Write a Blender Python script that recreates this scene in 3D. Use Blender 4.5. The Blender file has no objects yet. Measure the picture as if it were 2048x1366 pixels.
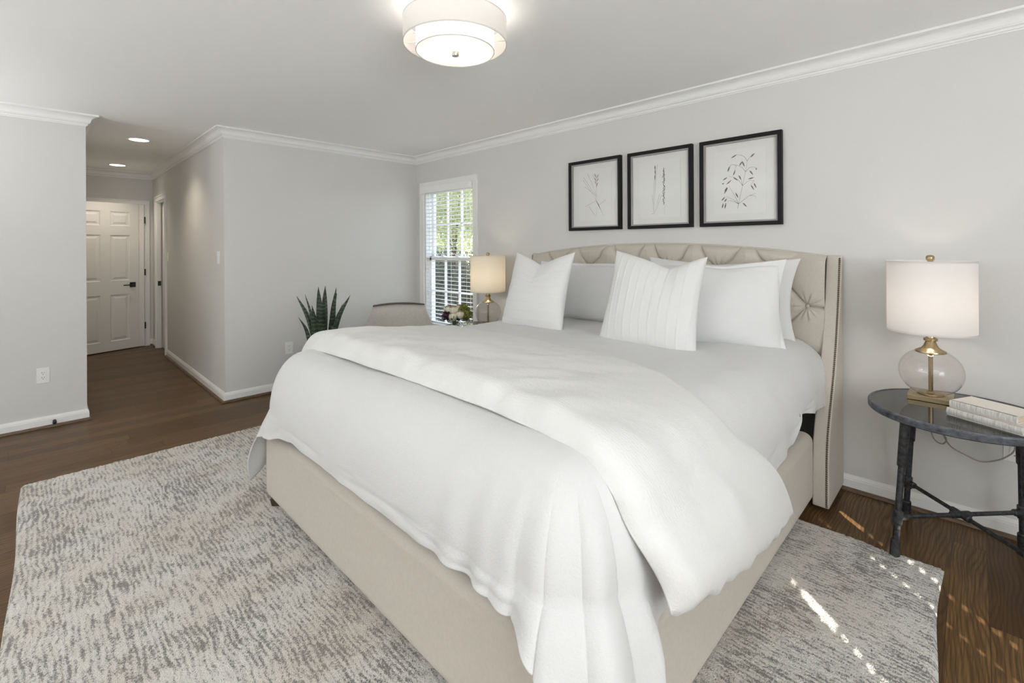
import bpy, bmesh, math, random
import numpy as np
from mathutils import Vector, Matrix, noise

random.seed(7); np.random.seed(7)
sc = bpy.context.scene
COL = sc.collection
PI = math.pi

# ------------------------------------------------------------------ camera
H_CAM, YAW, ROLL = 1.362, math.radians(44.61), math.radians(-0.293)
F_PX, CY = 940.0, 495.0
fw = Vector((math.cos(YAW), math.sin(YAW), 0)); r0 = Vector((math.sin(YAW), -math.cos(YAW), 0)); u0 = Vector((0, 0, 1))
rt = math.cos(ROLL)*r0 + math.sin(ROLL)*u0
up = math.cos(ROLL)*u0 - math.sin(ROLL)*r0
cd = bpy.data.cameras.new('camera'); cam = bpy.data.objects.new('camera', cd); COL.objects.link(cam)
cd.sensor_width = 36.0; cd.sensor_fit = 'HORIZONTAL'; cd.lens = F_PX/2048*36.0
cd.shift_y = -(683-CY)/2048.0
cd.clip_start = 0.02; cd.clip_end = 200
cam.matrix_world = Matrix(((rt.x, up.x, -fw.x, 0), (rt.y, up.y, -fw.y, 0), (rt.z, up.z, -fw.z, H_CAM), (0, 0, 0, 1)))
sc.camera = cam

# ------------------------------------------------------------------ render look, sky, sun, daylight
vs = sc.view_settings
sc.display_settings.display_device = 'sRGB'
vs.view_transform = 'Standard'; vs.look = 'None'; vs.gamma = 1.0; vs.exposure = EXPOSURE = 0.27
try: vs.use_curve_mapping = False
except Exception: pass
sc.cycles.use_denoising = True
sc.cycles.max_bounces = 14; sc.cycles.diffuse_bounces = 8; sc.cycles.glossy_bounces = 6
sc.cycles.transmission_bounces = 10; sc.cycles.transparent_max_bounces = 24
sc.cycles.sample_clamp_indirect = 6.0
sc.cycles.caustics_reflective = False; sc.cycles.caustics_refractive = False

world = bpy.data.worlds.new('sky'); sc.world = world; world.use_nodes = True
wn = world.node_tree.nodes; wl = world.node_tree.links
bg = wn['Background']; sky = wn.new('ShaderNodeTexSky')
sky.sky_type = 'NISHITA'; sky.sun_disc = False; sky.sun_elevation = math.radians(24.5); sky.sun_rotation = math.radians(43)
sky.altitude = 100; sky.air_density = 1.0; sky.dust_density = 2.0
wl.new(sky.outputs[0], bg.inputs[0]); bg.inputs[1].default_value = 1.3

def lamp(name, kind, energy, loc, color=(1, 1, 1), aim=None, **kw):
    l = bpy.data.lights.new(name, kind); l.energy = energy; l.color = color
    for k, v in kw.items(): setattr(l, k, v)
    o = bpy.data.objects.new(name, l); COL.objects.link(o); o.location = loc
    if aim is not None: o.rotation_euler = Vector(aim).to_track_quat('-Z', 'Y').to_euler()
    return o
EL = math.radians(24.5)
lamp('sun', 'SUN', 20.0, (-4, -6, 8), (1.0, 0.93, 0.82), (0.68*math.cos(EL), 0.733*math.cos(EL), -math.sin(EL)), angle=math.radians(0.16))
# daylight of the side window, then upward fills added to brighten the ceiling
lamp('daylight_side_window', 'AREA', 34, (-0.50, -2.55, 1.35), (0.935, 0.972, 1.0), (0.0, 1, 0.1), shape='RECTANGLE', size=2.2, size_y=1.5)
lamp('ceiling_fill_side', 'AREA', 178, (-0.50, -2.54, 1.35), (0.94, 0.974, 1.0), (0.0, 0.30, 1), shape='RECTANGLE', size=2.2, size_y=1.2)  # added fill beside the camera, aimed up at the ceiling
lamp('ceiling_fill_left', 'AREA', 50, (-1.95, 5.02, 1.45), (0.94, 0.974, 1.0), (0.0, -0.25, 1), shape='RECTANGLE', size=1.9, size_y=1.2)  # added ceiling fill on the unseen part of the left wall
lamp('ceiling_fill_back', 'AREA', 85, (-2.62, 2.0, 1.45), (0.94, 0.974, 1.0), (0.25, 0.0, 1), shape='RECTANGLE', size=2.4, size_y=1.2)  # added ceiling fill along the unseen back wall

# ------------------------------------------------------------------ helpers: nodes and materials
class NT:
    def __init__(s, m):
        m.use_nodes = True; s.t = m.node_tree; s.n = s.t.nodes; s.l = s.t.links
        s.b = s.n['Principled BSDF']; s.out = s.n['Material Output']
    def set(s, sock, v):
        if isinstance(v, bpy.types.NodeSocket): s.l.new(v, sock)
        elif isinstance(v, (tuple, list)) and len(v) == 3 and sock.type == 'RGBA': sock.default_value = (*v, 1)
        else: sock.default_value = v
    def mk(s, typ, out=0, props=None, **ins):
        n = s.n.new(typ)
        for k, v in (props or {}).items(): setattr(n, k, v)
        for k, v in ins.items():
            key = int(k[1:]) if k[0] == '_' and k[1:].isdigit() else k.replace('_', ' ')
            s.set(n.inputs[key], v)
        return n.outputs[out]
    def math(s, op, a, b=0.0, c=0.0): return s.mk('ShaderNodeMath', props={'operation': op}, _0=a, _1=b, _2=c)
    def coord(s, kind='Object'): return s.n.new('ShaderNodeTexCoord').outputs[kind]
    def map(s, v, scale=(1, 1, 1), loc=(0, 0, 0), rot=(0, 0, 0)):
        return s.mk('ShaderNodeMapping', Vector=v, Scale=scale, Location=loc, Rotation=rot)
    def noise(s, v, scale, detail=2.0, rough=0.5, dist=0.0, out=0):
        return s.mk('ShaderNodeTexNoise', out, Vector=v, Scale=scale, Detail=detail, Roughness=rough, Distortion=dist)
    def sep(s, v):
        n = s.n.new('ShaderNodeSeparateXYZ'); s.l.new(v, n.inputs[0]); return n.outputs
    def comb(s, x, y, z=0.0): return s.mk('ShaderNodeCombineXYZ', X=x, Y=y, Z=z)
    def ramp(s, f, stops):
        n = s.n.new('ShaderNodeValToRGB'); s.l.new(f, n.inputs[0]); e = n.color_ramp.elements
        while len(e) < len(stops): e.new(0.5)
        for q, (p, c) in zip(e, stops): q.position = p; q.color = (*c, 1) if not isinstance(c, (int, float)) else (c, c, c, 1)
        return n.outputs[0]
    def mix(s, f, a, b, mode='MIX'):
        n = s.n.new('ShaderNodeMix'); n.data_type = 'RGBA'; n.blend_type = mode
        s.set(n.inputs[0], f); s.set(n.inputs[6], a); s.set(n.inputs[7], b); return n.outputs[2]
    def bump(s, h, strength=0.2, dist=0.01):
        o = s.mk('ShaderNodeBump', Height=h, Strength=strength, Distance=dist); s.l.new(o, s.b.inputs['Normal']); return o
    def col(s, c): s.set(s.b.inputs['Base Color'], c)

def mat(name, base=(0.8, 0.8, 0.8), rough=0.5, metal=0.0, spec=0.5, **kw):
    m = bpy.data.materials.new(name); t = NT(m)
    t.b.inputs['Base Color'].default_value = (*base, 1); t.b.inputs['Roughness'].default_value = rough
    t.b.inputs['Metallic'].default_value = metal; t.b.inputs['Specular IOR Level'].default_value = spec
    for k, v in kw.items(): t.set(t.b.inputs[k.replace('_', ' ')], v)
    return m, t

M = {}
def wall_paint(name, base, rough=0.75, bs=0.05):
    m, t = mat(name, base, rough, spec=0.3); c = t.coord()
    n1 = t.noise(c, 1.7, 3); n2 = t.noise(c, 260, 2)
    t.col(t.mix(t.math('MULTIPLY', n1, 0.10), base, tuple(x*0.93 for x in base)))
    t.bump(n2, bs, 0.002); M[name] = m
wall_paint('wall_paint', (0.645, 0.636, 0.616), 0.62)
wall_paint('ceiling_paint', (0.93, 0.93, 0.918), 0.85)
wall_paint('trim_paint', (0.80, 0.80, 0.785), 0.38, 0.01)
wall_paint('door_paint', (0.78, 0.775, 0.76), 0.42, 0.01)
wall_paint('white_plastic', (0.82, 0.82, 0.80), 0.35, 0.0)
wall_paint('blind_white', (0.84, 0.84, 0.83), 0.45, 0.0)
wall_paint('shade_block_paint', (0.6, 0.6, 0.58), 0.7)

def wood_floor():
    m, t = mat('oak_floor', (0.1, 0.06, 0.03), 0.40, spec=0.26)
    x, y, z = t.sep(t.coord())[:3]
    W = 0.112
    yr = t.math('DIVIDE', t.math('ADD', y, 10.0), W); row = t.math('FLOOR', yr); fy = t.math('FRACT', yr)
    h1 = t.mk('ShaderNodeTexWhiteNoise', 0, {'noise_dimensions': '1D'}, W=row)
    xl = t.math('DIVIDE', t.math('ADD', x, t.math('MULTIPLY_ADD', h1, 7.3, 20.0)), 1.55)
    pl = t.math('FLOOR', xl); fx = t.math('FRACT', xl)
    pid = t.math('MULTIPLY_ADD', row, 17.31, pl)
    hn = t.n.new('ShaderNodeTexWhiteNoise'); hn.noise_dimensions = '1D'; t.l.new(pid, hn.inputs['W'])
    h2 = hn.outputs[0]
    off = t.math('MULTIPLY', h2, 37.0)
    v = t.comb(t.math('ADD', x, off), t.math('ADD', y, t.math('MULTIPLY', off, 3.1)), t.math('MULTIPLY', pid, 0.37))
    warp = t.noise(t.map(v, (1.5, 6.0, 1)), 1.0, 2, 0.5)
    ring = t.math('MULTIPLY_ADD', warp, 62.0, t.math('MULTIPLY', y, 420.0))
    s = t.math('SINE', ring)
    cath = t.math('POWER', t.math('MULTIPLY_ADD', s, 0.5, 0.5), 2.2)
    fine = t.noise(t.map(v, (5, 190, 1)), 1.0, 3, 0.6)
    pores = t.ramp(fine, [(0.42, 0.0), (0.62, 1.0)])
    big = t.noise(t.map(v, (1.2, 9, 1)), 1.0, 2)
    base = t.ramp(t.math('MULTIPLY_ADD', h2, 0.75, t.math('MULTIPLY', big, 0.35)), [(0.1, (0.088, 0.045, 0.0165)), (0.5, (0.132, 0.070, 0.027)), (0.95, (0.200, 0.112, 0.045))])
    c1 = t.mix(t.math('MULTIPLY', cath, 0.50), base, (0.034, 0.019, 0.009))
    c2 = t.mix(t.math('MULTIPLY', t.math('SUBTRACT', 1.0, pores), 0.62), c1, (0.040, 0.023, 0.011))
    gap = t.math('MAXIMUM', t.math('LESS_THAN', fy, 0.014), t.math('LESS_THAN', fx, 0.0015))
    t.col(t.mix(gap, c2, (0.02, 0.012, 0.008)))
    hgt = t.math('SUBTRACT', t.math('MULTIPLY_ADD', pores, 0.25, t.math('MULTIPLY', cath, -0.25)), t.math('MULTIPLY', gap, 1.5))
    t.bump(hgt, 0.25, 0.002)
    t.set(t.b.inputs['Roughness'], t.math('MULTIPLY_ADD', cath, 0.10, 0.36))
    M['oak_floor'] = m
    m2, t2 = mat('dark_shoe', (0.11, 0.066, 0.037), 0.38)
    n = t2.noise(t2.map(t2.coord(), (9, 9, 60)), 3, 3); t2.col(t2.ramp(n, [(0.3, (0.07, 0.042, 0.024)), (0.7, (0.15, 0.09, 0.05))])); M['dark_shoe'] = m2
wood_floor()

def rug_mat():
    m, t = mat('rug_pile', (0.7, 0.67, 0.62), 0.95, spec=0.1)
    c = t.coord()
    wob = t.noise(c, 7, 2)
    x, y, z = t.sep(c)[:3]
    xw = t.math('ADD', x, t.math('MULTIPLY', wob, 0.040))
    v = t.comb(xw, y, 0.0)
    stripe = t.math('MULTIPLY_ADD', t.math('SINE', t.math('MULTIPLY', xw, 2*PI/0.0175)), 0.5, 0.5)
    pres = t.noise(t.map(v, (48, 13, 1)), 1.0, 1.5, 0.5)
    spk = t.noise(c, 250, 1.0)
    spk2 = t.noise(c, 120, 1.0)
    pat = t.noise(t.map(c, (3.4, 4.6, 1), (0.4, 0, 0)), 1.0, 4.0, 0.60)
    pat2 = t.noise(t.map(c, (2.4, 2.8, 1), (5.4, 2, 0)), 1.0, 2.0, 0.5)
    sm = t.math('ADD', t.math('MULTIPLY_ADD', stripe, 0.12, t.math('MULTIPLY', pres, 0.52)), t.math('MULTIPLY_ADD', pat, 0.50, t.math('MULTIPLY_ADD', spk, 0.55, t.math('MULTIPLY', spk2, 0.34))))
    mask = t.ramp(t.math('MULTIPLY', sm, 0.5), [(0.500, 0.0), (0.566, 1.0)])
    cream = t.mix(t.ramp(pat2, [(0.40, 0.0), (0.66, 1.0)]), (0.69, 0.665, 0.62), (0.64, 0.59, 0.52))
    grey = t.mix(t.ramp(pat2, [(0.35, 0.0), (0.7, 1.0)]), (0.160, 0.153, 0.143), (0.215, 0.193, 0.165))
    c1 = t.mix(t.math('MULTIPLY', mask, 0.95), cream, grey)
    c2 = t.mix(t.ramp(spk, [(0.30, 0.30), (0.60, 0.0)]), c1, (0.25, 0.235, 0.215))
    t.col(c2)
    t.set(t.b.inputs['Sheen Weight'], 0.25)
    t.bump(t.math('ADD', spk, t.math('MULTIPLY', t.noise(c, 130, 2), 1.2)), 0.8, 0.006)
    M['rug_pile'] = m
rug_mat()

def cloth(name, base, crinkle=(120, 0.25, 0.003), weave=None, ribs=None, sheen=0.15, rough=0.85, alt=None):
    m, t = mat(name, base, rough, spec=0.2); c = t.coord()
    h = t.noise(c, crinkle[0], 3, 0.6, 0.6)
    if weave:
        a = t.noise(t.map(c, (weave, weave*0.12, weave*0.12)), 1, 2); b = t.noise(t.map(c, (weave*0.12, weave*0.12, weave)), 1, 2)
        d = t.noise(t.map(c, (weave*0.12, weave, weave*0.12)), 1, 2)
        w = t.math('ADD', a, t.math('ADD', b, d)); h = t.math('MULTIPLY_ADD', w, 0.6, h)
        if alt: t.col(t.mix(t.ramp(t.math('MULTIPLY', w, 0.5), [(0.55, 0.0), (0.95, 1.0)]), base, alt))
    if ribs:
        x = t.sep(c)[0]; n = t.noise(t.map(c, (3, 12, 12)), 1, 2); n2 = t.noise(t.map(c, (14, 60, 60)), 1, 2)
        ph = t.math('MULTIPLY_ADD', n, 0.030, t.math('MULTIPLY_ADD', n2, 0.006, x))
        rb = t.math('SINE', t.math('MULTIPLY', ph, 2*PI/ribs))
        h = t.math('MULTIPLY_ADD', rb, 0.085, h)
    t.bump(h, crinkle[1], crinkle[2]); t.set(t.b.inputs['Sheen Weight'], sheen)
    M[name] = m
cloth('white_duvet', (0.64, 0.64, 0.636), (150, 0.35, 0.004))
cloth('white_gauze', (0.70, 0.70, 0.687), (110, 0.42, 0.004), ribs=0.0105)
cloth('white_pillow', (0.705, 0.705, 0.70), (60, 0.18, 0.003))
cloth('white_sham', (0.71, 0.71, 0.71), (26, 0.16, 0.004))
cloth('bed_linen', (0.555, 0.508, 0.445), (420, 0.08, 0.001), weave=620, alt=(0.50, 0.457, 0.40))
cloth('chair_fabric', (0.56, 0.53, 0.49), (260, 0.2, 0.002), weave=300, alt=(0.46, 0.44, 0.41))
cloth('dark_ticking', (0.055, 0.056, 0.06), (200, 0.2, 0.002))
cloth('mattress_ticking', (0.6, 0.6, 0.59), (200, 0.2, 0.002))

m, t = mat('piping_dark', (0.20, 0.17, 0.135), 0.8); M['seam'] = m
m, t = mat('nailhead_bronze', (0.17, 0.135, 0.10), 0.38, 0.85); M['nail'] = m
m, t = mat('dark_wood', (0.035, 0.024, 0.018), 0.4); n = t.noise(t.map(t.coord(), (60, 60, 6)), 1, 3); t.col(t.ramp(n, [(0.3, (0.03, 0.02, 0.014)), (0.7, (0.075, 0.05, 0.034))])); M['dark_wood'] = m
m, t = mat('black_metal', (0.018, 0.018, 0.019), 0.4, 0.3); M['black_metal'] = m
m, t = mat('iron_pipe', (0.050, 0.051, 0.054), 0.48, 0.75); n = t.noise(t.coord(), 60, 4, 0.65)
t.col(t.ramp(n, [(0.3, (0.028, 0.029, 0.031)), (0.72, (0.105, 0.108, 0.116))])); t.set(t.b.inputs['Roughness'], t.math('MULTIPLY_ADD', n, 0.35, 0.33)); t.bump(n, 0.15, 0.002); M['iron'] = m
m, t = mat('zinc_rim', (0.09, 0.097, 0.112), 0.42, 0.7); n = t.noise(t.map(t.coord(), (30, 30, 50)), 1, 4, 0.7)
t.col(t.ramp(n, [(0.3, (0.055, 0.06, 0.072)), (0.7, (0.20, 0.215, 0.245))])); t.bump(n, 0.12, 0.002); M['zinc'] = m
m, t = mat('antique_brass', (0.43, 0.345, 0.205), 0.27, 1.0); M['brass'] = m
m, t = mat('satin_nickel', (0.42, 0.40, 0.36), 0.35, 1.0); M['nickel'] = m
m, t = mat('frame_black', (0.009, 0.0083, 0.008), 0.55, spec=0.22); n = t.noise(t.map(t.coord(), (6, 6, 120)), 2, 3); t.bump(n, 0.15, 0.001); M['frame_black'] = m
m, t = mat('frame_liner', (0.33, 0.315, 0.30), 0.55); M['liner'] = m
m, t = mat('shade_binding', (0.62, 0.60, 0.58), 0.7); M['binding'] = m
m, t = mat('mat_board', (0.74, 0.74, 0.715), 0.9); t.bump(t.noise(t.coord(), 500, 2), 0.05, 0.001); M['mat_board'] = m
m, t = mat('rag_paper', (0.765, 0.765, 0.74), 0.95); t.bump(t.noise(t.coord(), 160, 3), 0.15, 0.002); M['paper'] = m
m, t = mat('ink_grey', (0.17, 0.165, 0.15), 0.9); n = t.noise(t.coord(), 240, 2); t.col(t.ramp(n, [(0.35, (0.06, 0.058, 0.05)), (0.7, (0.26, 0.25, 0.22))])); M['ink'] = m
m, t = mat('ink_green', (0.16, 0.17, 0.09), 0.9); n = t.noise(t.coord(), 300, 2); t.col(t.ramp(n, [(0.35, (0.045, 0.048, 0.028)), (0.7, (0.23, 0.23, 0.12))])); M['ink_green'] = m
m, t = mat('book_cloth', (0.66, 0.64, 0.60), 0.8); n = t.noise(t.map(t.coord(), (560, 22, 22)), 1, 3, 0.6); t.col(t.ramp(n, [(0.38, (0.42, 0.41, 0.40)), (0.58, (0.70, 0.68, 0.64))])); t.bump(n, 0.2, 0.001); M['book_spine'] = m
m, t = mat('book_cover', (0.70, 0.655, 0.60), 0.8); t.bump(t.noise(t.coord(), 420, 2), 0.1, 0.001); M['book_cover'] = m
m, t = mat('page_edges', (0.62, 0.52, 0.37), 0.9); n = t.noise(t.map(t.coord(), (4, 4, 900)), 1, 1); t.col(t.mix(n, (0.5, 0.41, 0.28), (0.70, 0.61, 0.46))); M['pages'] = m
m, t = mat('clear_cord', (0.30, 0.27, 0.22), 0.25); M['cord'] = m
m, t = mat('pot_ceramic', (0.6, 0.59, 0.57), 0.4); M['pot'] = m
m, t = mat('soil', (0.03, 0.022, 0.016), 0.95); M['soil'] = m
m, t = mat('snake_leaf', (0.03, 0.07, 0.035), 0.42)
c = t.coord(); z = t.sep(c)[2]; n = t.noise(t.map(c, (7, 7, 60)), 1, 3, 0.6); s = t.math('SINE', t.math('MULTIPLY_ADD', n, 9.0, t.math('MULTIPLY', z, 190.0)))
t.col(t.ramp(t.math('MULTIPLY_ADD', s, 0.35, n), [(0.25, (0.008, 0.018, 0.010)), (0.6, (0.019, 0.040, 0.021)), (0.98, (0.075, 0.115, 0.062))])); M['snake'] = m
m, t = mat('rose_cream', (0.78, 0.72, 0.58), 0.7, Subsurface_Weight=0.15); M['rose_cream'] = m
m, t = mat('flower_purple', (0.045, 0.012, 0.035), 0.7); M['purple'] = m
m, t = mat('flower_green', (0.17, 0.19, 0.03), 0.8); n = t.noise(t.coord(), 90, 2); t.col(t.ramp(n, [(0.3, (0.06, 0.085, 0.012)), (0.7, (0.27, 0.27, 0.06))])); M['green_bloom'] = m

def leaf(name, a, b, transl=0.5):
    m, t = mat(name, a, 0.5); n = t.noise(t.coord(), 2.2, 4, 0.7); c = t.ramp(n, [(0.32, a), (0.66, b)]); t.col(c)
    tr = t.n.new('ShaderNodeBsdfTranslucent'); t.l.new(c, tr.inputs[0]); mx = t.n.new('ShaderNodeMixShader'); mx.inputs[0].default_value = transl
    t.l.new(t.b.outputs[0], mx.inputs[1]); t.l.new(tr.outputs[0], mx.inputs[2]); t.l.new(mx.outputs[0], t.out.inputs[0]); M[name] = m
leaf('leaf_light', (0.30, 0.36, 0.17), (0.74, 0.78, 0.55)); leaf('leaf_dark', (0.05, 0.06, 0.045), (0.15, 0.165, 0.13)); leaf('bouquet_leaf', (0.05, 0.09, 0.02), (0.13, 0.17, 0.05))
m, t = mat('bark', (0.12, 0.10, 0.085), 0.9); t.bump(t.noise(t.map(t.coord(), (20, 20, 4)), 2, 4), 0.6, 0.02); M['bark'] = m
m, t = mat('mulch', (0.12, 0.11, 0.10), 0.95); n = t.noise(t.coord(), 6, 5, 0.7); t.col(t.ramp(n, [(0.35, (0.06, 0.055, 0.05)), (0.7, (0.22, 0.21, 0.19))])); M['mulch'] = m

def thin_glass(name, tint, refl=1.0, rough=0.0, ior=1.5):
    m = bpy.data.materials.new(name); t = NT(m); t.n.remove(t.b)
    tr = t.n.new('ShaderNodeBsdfTransparent'); tr.inputs[0].default_value = (*tint, 1)
    gl = t.n.new('ShaderNodeBsdfGlossy'); gl.inputs['Roughness'].default_value = rough
    lw = t.n.new('ShaderNodeLayerWeight'); lw.inputs[0].default_value = 0.5
    r0_ = ((ior-1)/(ior+1))**2; fr = t.math('MULTIPLY_ADD', t.math('POWER', lw.outputs['Facing'], 5.0), (1-r0_)*refl, r0_*refl)
    fr = t.math('MINIMUM', fr, 1.0)
    mx = t.n.new('ShaderNodeMixShader'); t.l.new(fr, mx.inputs[0])
    t.l.new(tr.outputs[0], mx.inputs[1]); t.l.new(gl.outputs[0], mx.inputs[2]); t.l.new(mx.outputs[0], t.out.inputs[0]); M[name] = m
thin_glass('window_glass', (0.97, 0.98, 0.97)); thin_glass('picture_glass', (0.985, 0.985, 0.98)); thin_glass('globe_glass', (0.965, 0.95, 0.94), 1.3)
thin_glass('smoked_glass', (0.085, 0.082, 0.078), 1.2, 0.015, 1.5); thin_glass('vase_glass', (0.85, 0.87, 0.85), 1.2)

def shade(name, base, tcol, fac):
    m, t = mat(name, base, 0.9, spec=0.1); c = t.coord()
    w = t.math('ADD', t.noise(t.map(c, (40, 40, 900)), 1, 1), t.noise(t.map(c, (700, 700, 20)), 1, 1)); t.bump(w, 0.08, 0.001)
    tr = t.n.new('ShaderNodeBsdfTranslucent'); tr.inputs[0].default_value = (*tcol, 1)
    mx = t.n.new('ShaderNodeMixShader'); mx.inputs[0].default_value = fac
    t.l.new(t.b.outputs[0], mx.inputs[1]); t.l.new(tr.outputs[0], mx.inputs[2]); t.l.new(mx.outputs[0], t.out.inputs[0]); M[name] = m
shade('linen_shade', (0.80, 0.785, 0.78), (0.80, 0.78, 0.765), 0.36)
shade('cream_shade', (0.70, 0.67, 0.60), (0.80, 0.74, 0.62), 0.40)
shade('sheer_shade', (0.74, 0.72, 0.70), (0.75, 0.72, 0.70), 0.30)
shade('diffuser_white', (0.78, 0.77, 0.75), (0.80, 0.78, 0.76), 0.35)
def emit(name, col, s):
    m = bpy.data.materials.new(name); t = NT(m); t.n.remove(t.b); e = t.n.new('ShaderNodeEmission'); e.inputs[0].default_value = (*col, 1); e.inputs[1].default_value = s
    t.l.new(e.outputs[0], t.out.inputs[0]); M[name] = m
emit('led_disc', (1.0, 0.93, 0.82), 7.0); emit('bulb_glow', (1.0, 0.80, 0.55), 5.0)

# ------------------------------------------------------------------ helpers: geometry
class MB:
    def __init__(s): s.v = []; s.f = []; s.mi = []
    def add(s, vs, fs, mi=0):
        o = len(s.v); s.v.extend([tuple(map(float, p)) for p in vs]); s.f.extend([tuple(int(i)+o for i in f) for f in fs]); s.mi.extend([mi]*len(fs)); return s
    def box(s, a, b, mi=0):
        (x0, y0, z0), (x1, y1, z1) = a, b
        return s.add([(x0,y0,z0),(x1,y0,z0),(x1,y1,z0),(x0,y1,z0),(x0,y0,z1),(x1,y0,z1),(x1,y1,z1),(x0,y1,z1)],
                     [(0,3,2,1),(4,5,6,7),(0,1,5,4),(1,2,6,5),(2,3,7,6),(3,0,4,7)], mi)
    def lathe(s, prof, c=(0,0,0), n=40, closed=False, mi=0):
        vs = []; fs = []; k = len(prof)
        for i in range(n):
            a = 2*PI*i/n
            for r, z in prof: vs.append((c[0]+r*math.cos(a), c[1]+r*math.sin(a), c[2]+z))
        for i in range(n):
            j = (i+1) % n
            for q in range(k if closed else k-1):
                p = (q+1) % k
                fs.append((i*k+q, j*k+q, j*k+p, i*k+p))
        return s.add(vs, fs, mi)
    def tube(s, pts, r, n=10, caps=True, mi=0):
        pts = [Vector(p) for p in pts]; rs = r if isinstance(r, (list, tuple)) else [r]*len(pts)
        vs = []; fs = []; ref = None
        for i, p in enumerate(pts):
            d = (pts[min(i+1, len(pts)-1)]-pts[max(i-1, 0)]).normalized()
            if ref is None: ref = Vector((0,0,1)) if abs(d.z) < 0.9 else Vector((1,0,0))
            a = d.cross(ref).normalized(); b = d.cross(a).normalized(); ref = -d.cross(a).cross(d).normalized() if False else ref
            for q in range(n): vs.append(p+a*rs[i]*math.cos(2*PI*q/n)+b*rs[i]*math.sin(2*PI*q/n))
        for i in range(len(pts)-1):
            for q in range(n):
                w = (q+1) % n; fs.append((i*n+q, i*n+w, (i+1)*n+w, (i+1)*n+q))
        if caps: fs.append(tuple(range(n-1, -1, -1))); fs.append(tuple(range((len(pts)-1)*n, len(pts)*n)))
        return s.add(vs, fs, mi)
    def grid(s, P, closed_u=False, closed_v=False, mi=0, flip=False):
        P = np.asarray(P); nu, nv = P.shape[:2]; idx = np.arange(nu*nv).reshape(nu, nv); fs = []
        for i in range(nu if closed_u else nu-1):
            for j in range(nv if closed_v else nv-1):
                a, b, c, d = idx[i, j], idx[(i+1) % nu, j], idx[(i+1) % nu, (j+1) % nv], idx[i, (j+1) % nv]
                fs.append((a, d, c, b) if flip else (a, b, c, d))
        return s.add(P.reshape(-1, 3), fs, mi)
    def build(s, name, mats, parent=None, smooth=False, bevel=0.0, seg=2, recalc=True, auto=None):
        me = bpy.data.meshes.new(name); me.from_pydata(s.v, [], s.f)
        mats = mats if isinstance(mats, (list, tuple)) else [mats]
        for q in mats: me.materials.append(M[q] if isinstance(q, str) else q)
        if len(mats) > 1: me.polygons.foreach_set('material_index', s.mi)
        if recalc:
            bm = bmesh.new(); bm.from_mesh(me); bmesh.ops.recalc_face_normals(bm, faces=bm.faces); bm.to_mesh(me); bm.free()
        if smooth: me.polygons.foreach_set('use_smooth', [True]*len(me.polygons))
        me.update()
        o = bpy.data.objects.new(name, me); COL.objects.link(o)
        if parent is not None: o.parent = parent
        if bevel:
            b = o.modifiers.new('bevel', 'BEVEL'); b.width = bevel; b.segments = seg; b.limit_method = 'ANGLE'; b.angle_limit = math.radians(40); b.harden_normals = False
        if auto:
            me.polygons.foreach_set('use_smooth', [True]*len(me.polygons)); me.set_sharp_from_angle(angle=math.radians(auto))
        return o

def tag(o, label, cat, group=None, kind=None):
    o['label'] = label; o['category'] = cat
    if group: o['group'] = group
    if kind: o['kind'] = kind
    return o
def thing(name, label, cat, loc=(0,0,0), rz=0.0, group=None, kind=None):
    o = bpy.data.objects.new(name, None); COL.objects.link(o); o.empty_display_size = 0.1
    o.location = loc; o.rotation_euler = (0, 0, rz); return tag(o, label, cat, group, kind)
def struct(o): o['kind'] = 'structure'; return o
def nz(x, y, z=0.0, s=1.0): return noise.noise(Vector((x*s, y*s, z*s)))
def sstep(a, b, x):
    t = min(1, max(0, (x-a)/(b-a))) if b != a else float(x > a); return t*t*(3-2*t)
def lerp_tab(tab, x):
    if x <= tab[0][0]: return tab[0][1]
    for (x0, y0), (x1, y1) in zip(tab, tab[1:]):
        if x <= x1: return y0+(y1-y0)*(x-x0)/(x1-x0)
    return tab[-1][1]
def scurve(pts, n):
    """Catmull-Rom through pts, n samples evenly by arc length"""
    P = [np.array(p, float) for p in pts]; P = [2*P[0]-P[1]]+P+[2*P[-1]-P[-2]]; out = []
    for i in range(1, len(P)-2):
        for k in range(24):
            t = k/24; a, b, c, d = P[i-1], P[i], P[i+1], P[i+2]
            out.append(0.5*((2*b)+(c-a)*t+(2*a-5*b+4*c-d)*t*t+(3*b-a-3*c+d)*t**3))
    out.append(P[-2]); out = np.array(out); L = np.concatenate([[0], np.cumsum(np.linalg.norm(np.diff(out, axis=0), axis=1))])
    q = np.linspace(0, L[-1], n); return np.stack([np.interp(q, L, out[:, k]) for k in range(out.shape[1])], 1)

# ------------------------------------------------------------------ room shell
XH, YF, YA, XHL, XHR, YE = 3.187, 4.743, 5.079, 0.286, 1.176, 8.36
XB, YN, ZC = -2.70, -2.60, 2.437
WT = 0.14
WIN = (3.705, 4.560, 0.47, 2.045)          # opening of the window in the headboard wall
DOR = (7.42, 8.03, 2.01)                   # opening in the right wall of the hall

struct(MB().box((XB-WT, YN-WT, -0.12), (XH+WT, YE+WT, 0.0)).build('floor', 'oak_floor'))
struct(MB().box((XB-WT, YN-WT, ZC), (XH+WT, YE+WT, ZC+0.14)).build('ceiling', 'ceiling_paint'))
b = MB()
b.box((XH, YN-WT, 0), (XH+WT, WIN[0], ZC)).box((XH, WIN[1], 0), (XH+WT, YF+WT, ZC)).box((XH, WIN[0], 0), (XH+WT, WIN[1], WIN[2])).box((XH, WIN[0], WIN[3]), (XH+WT, WIN[1], ZC))
struct(b.build('wall_right', 'wall_paint'))
struct(MB().box((XHR, YF, 0), (XH, YF+WT, ZC)).build('wall_far', 'wall_paint'))
b = MB().box((XHR, YF+WT, 0), (XHR+0.12, DOR[0], ZC)).box((XHR, DOR[1], 0), (XHR+0.12, YE, ZC)).box((XHR, DOR[0], DOR[2]), (XHR+0.12, DOR[1], ZC))
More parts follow.
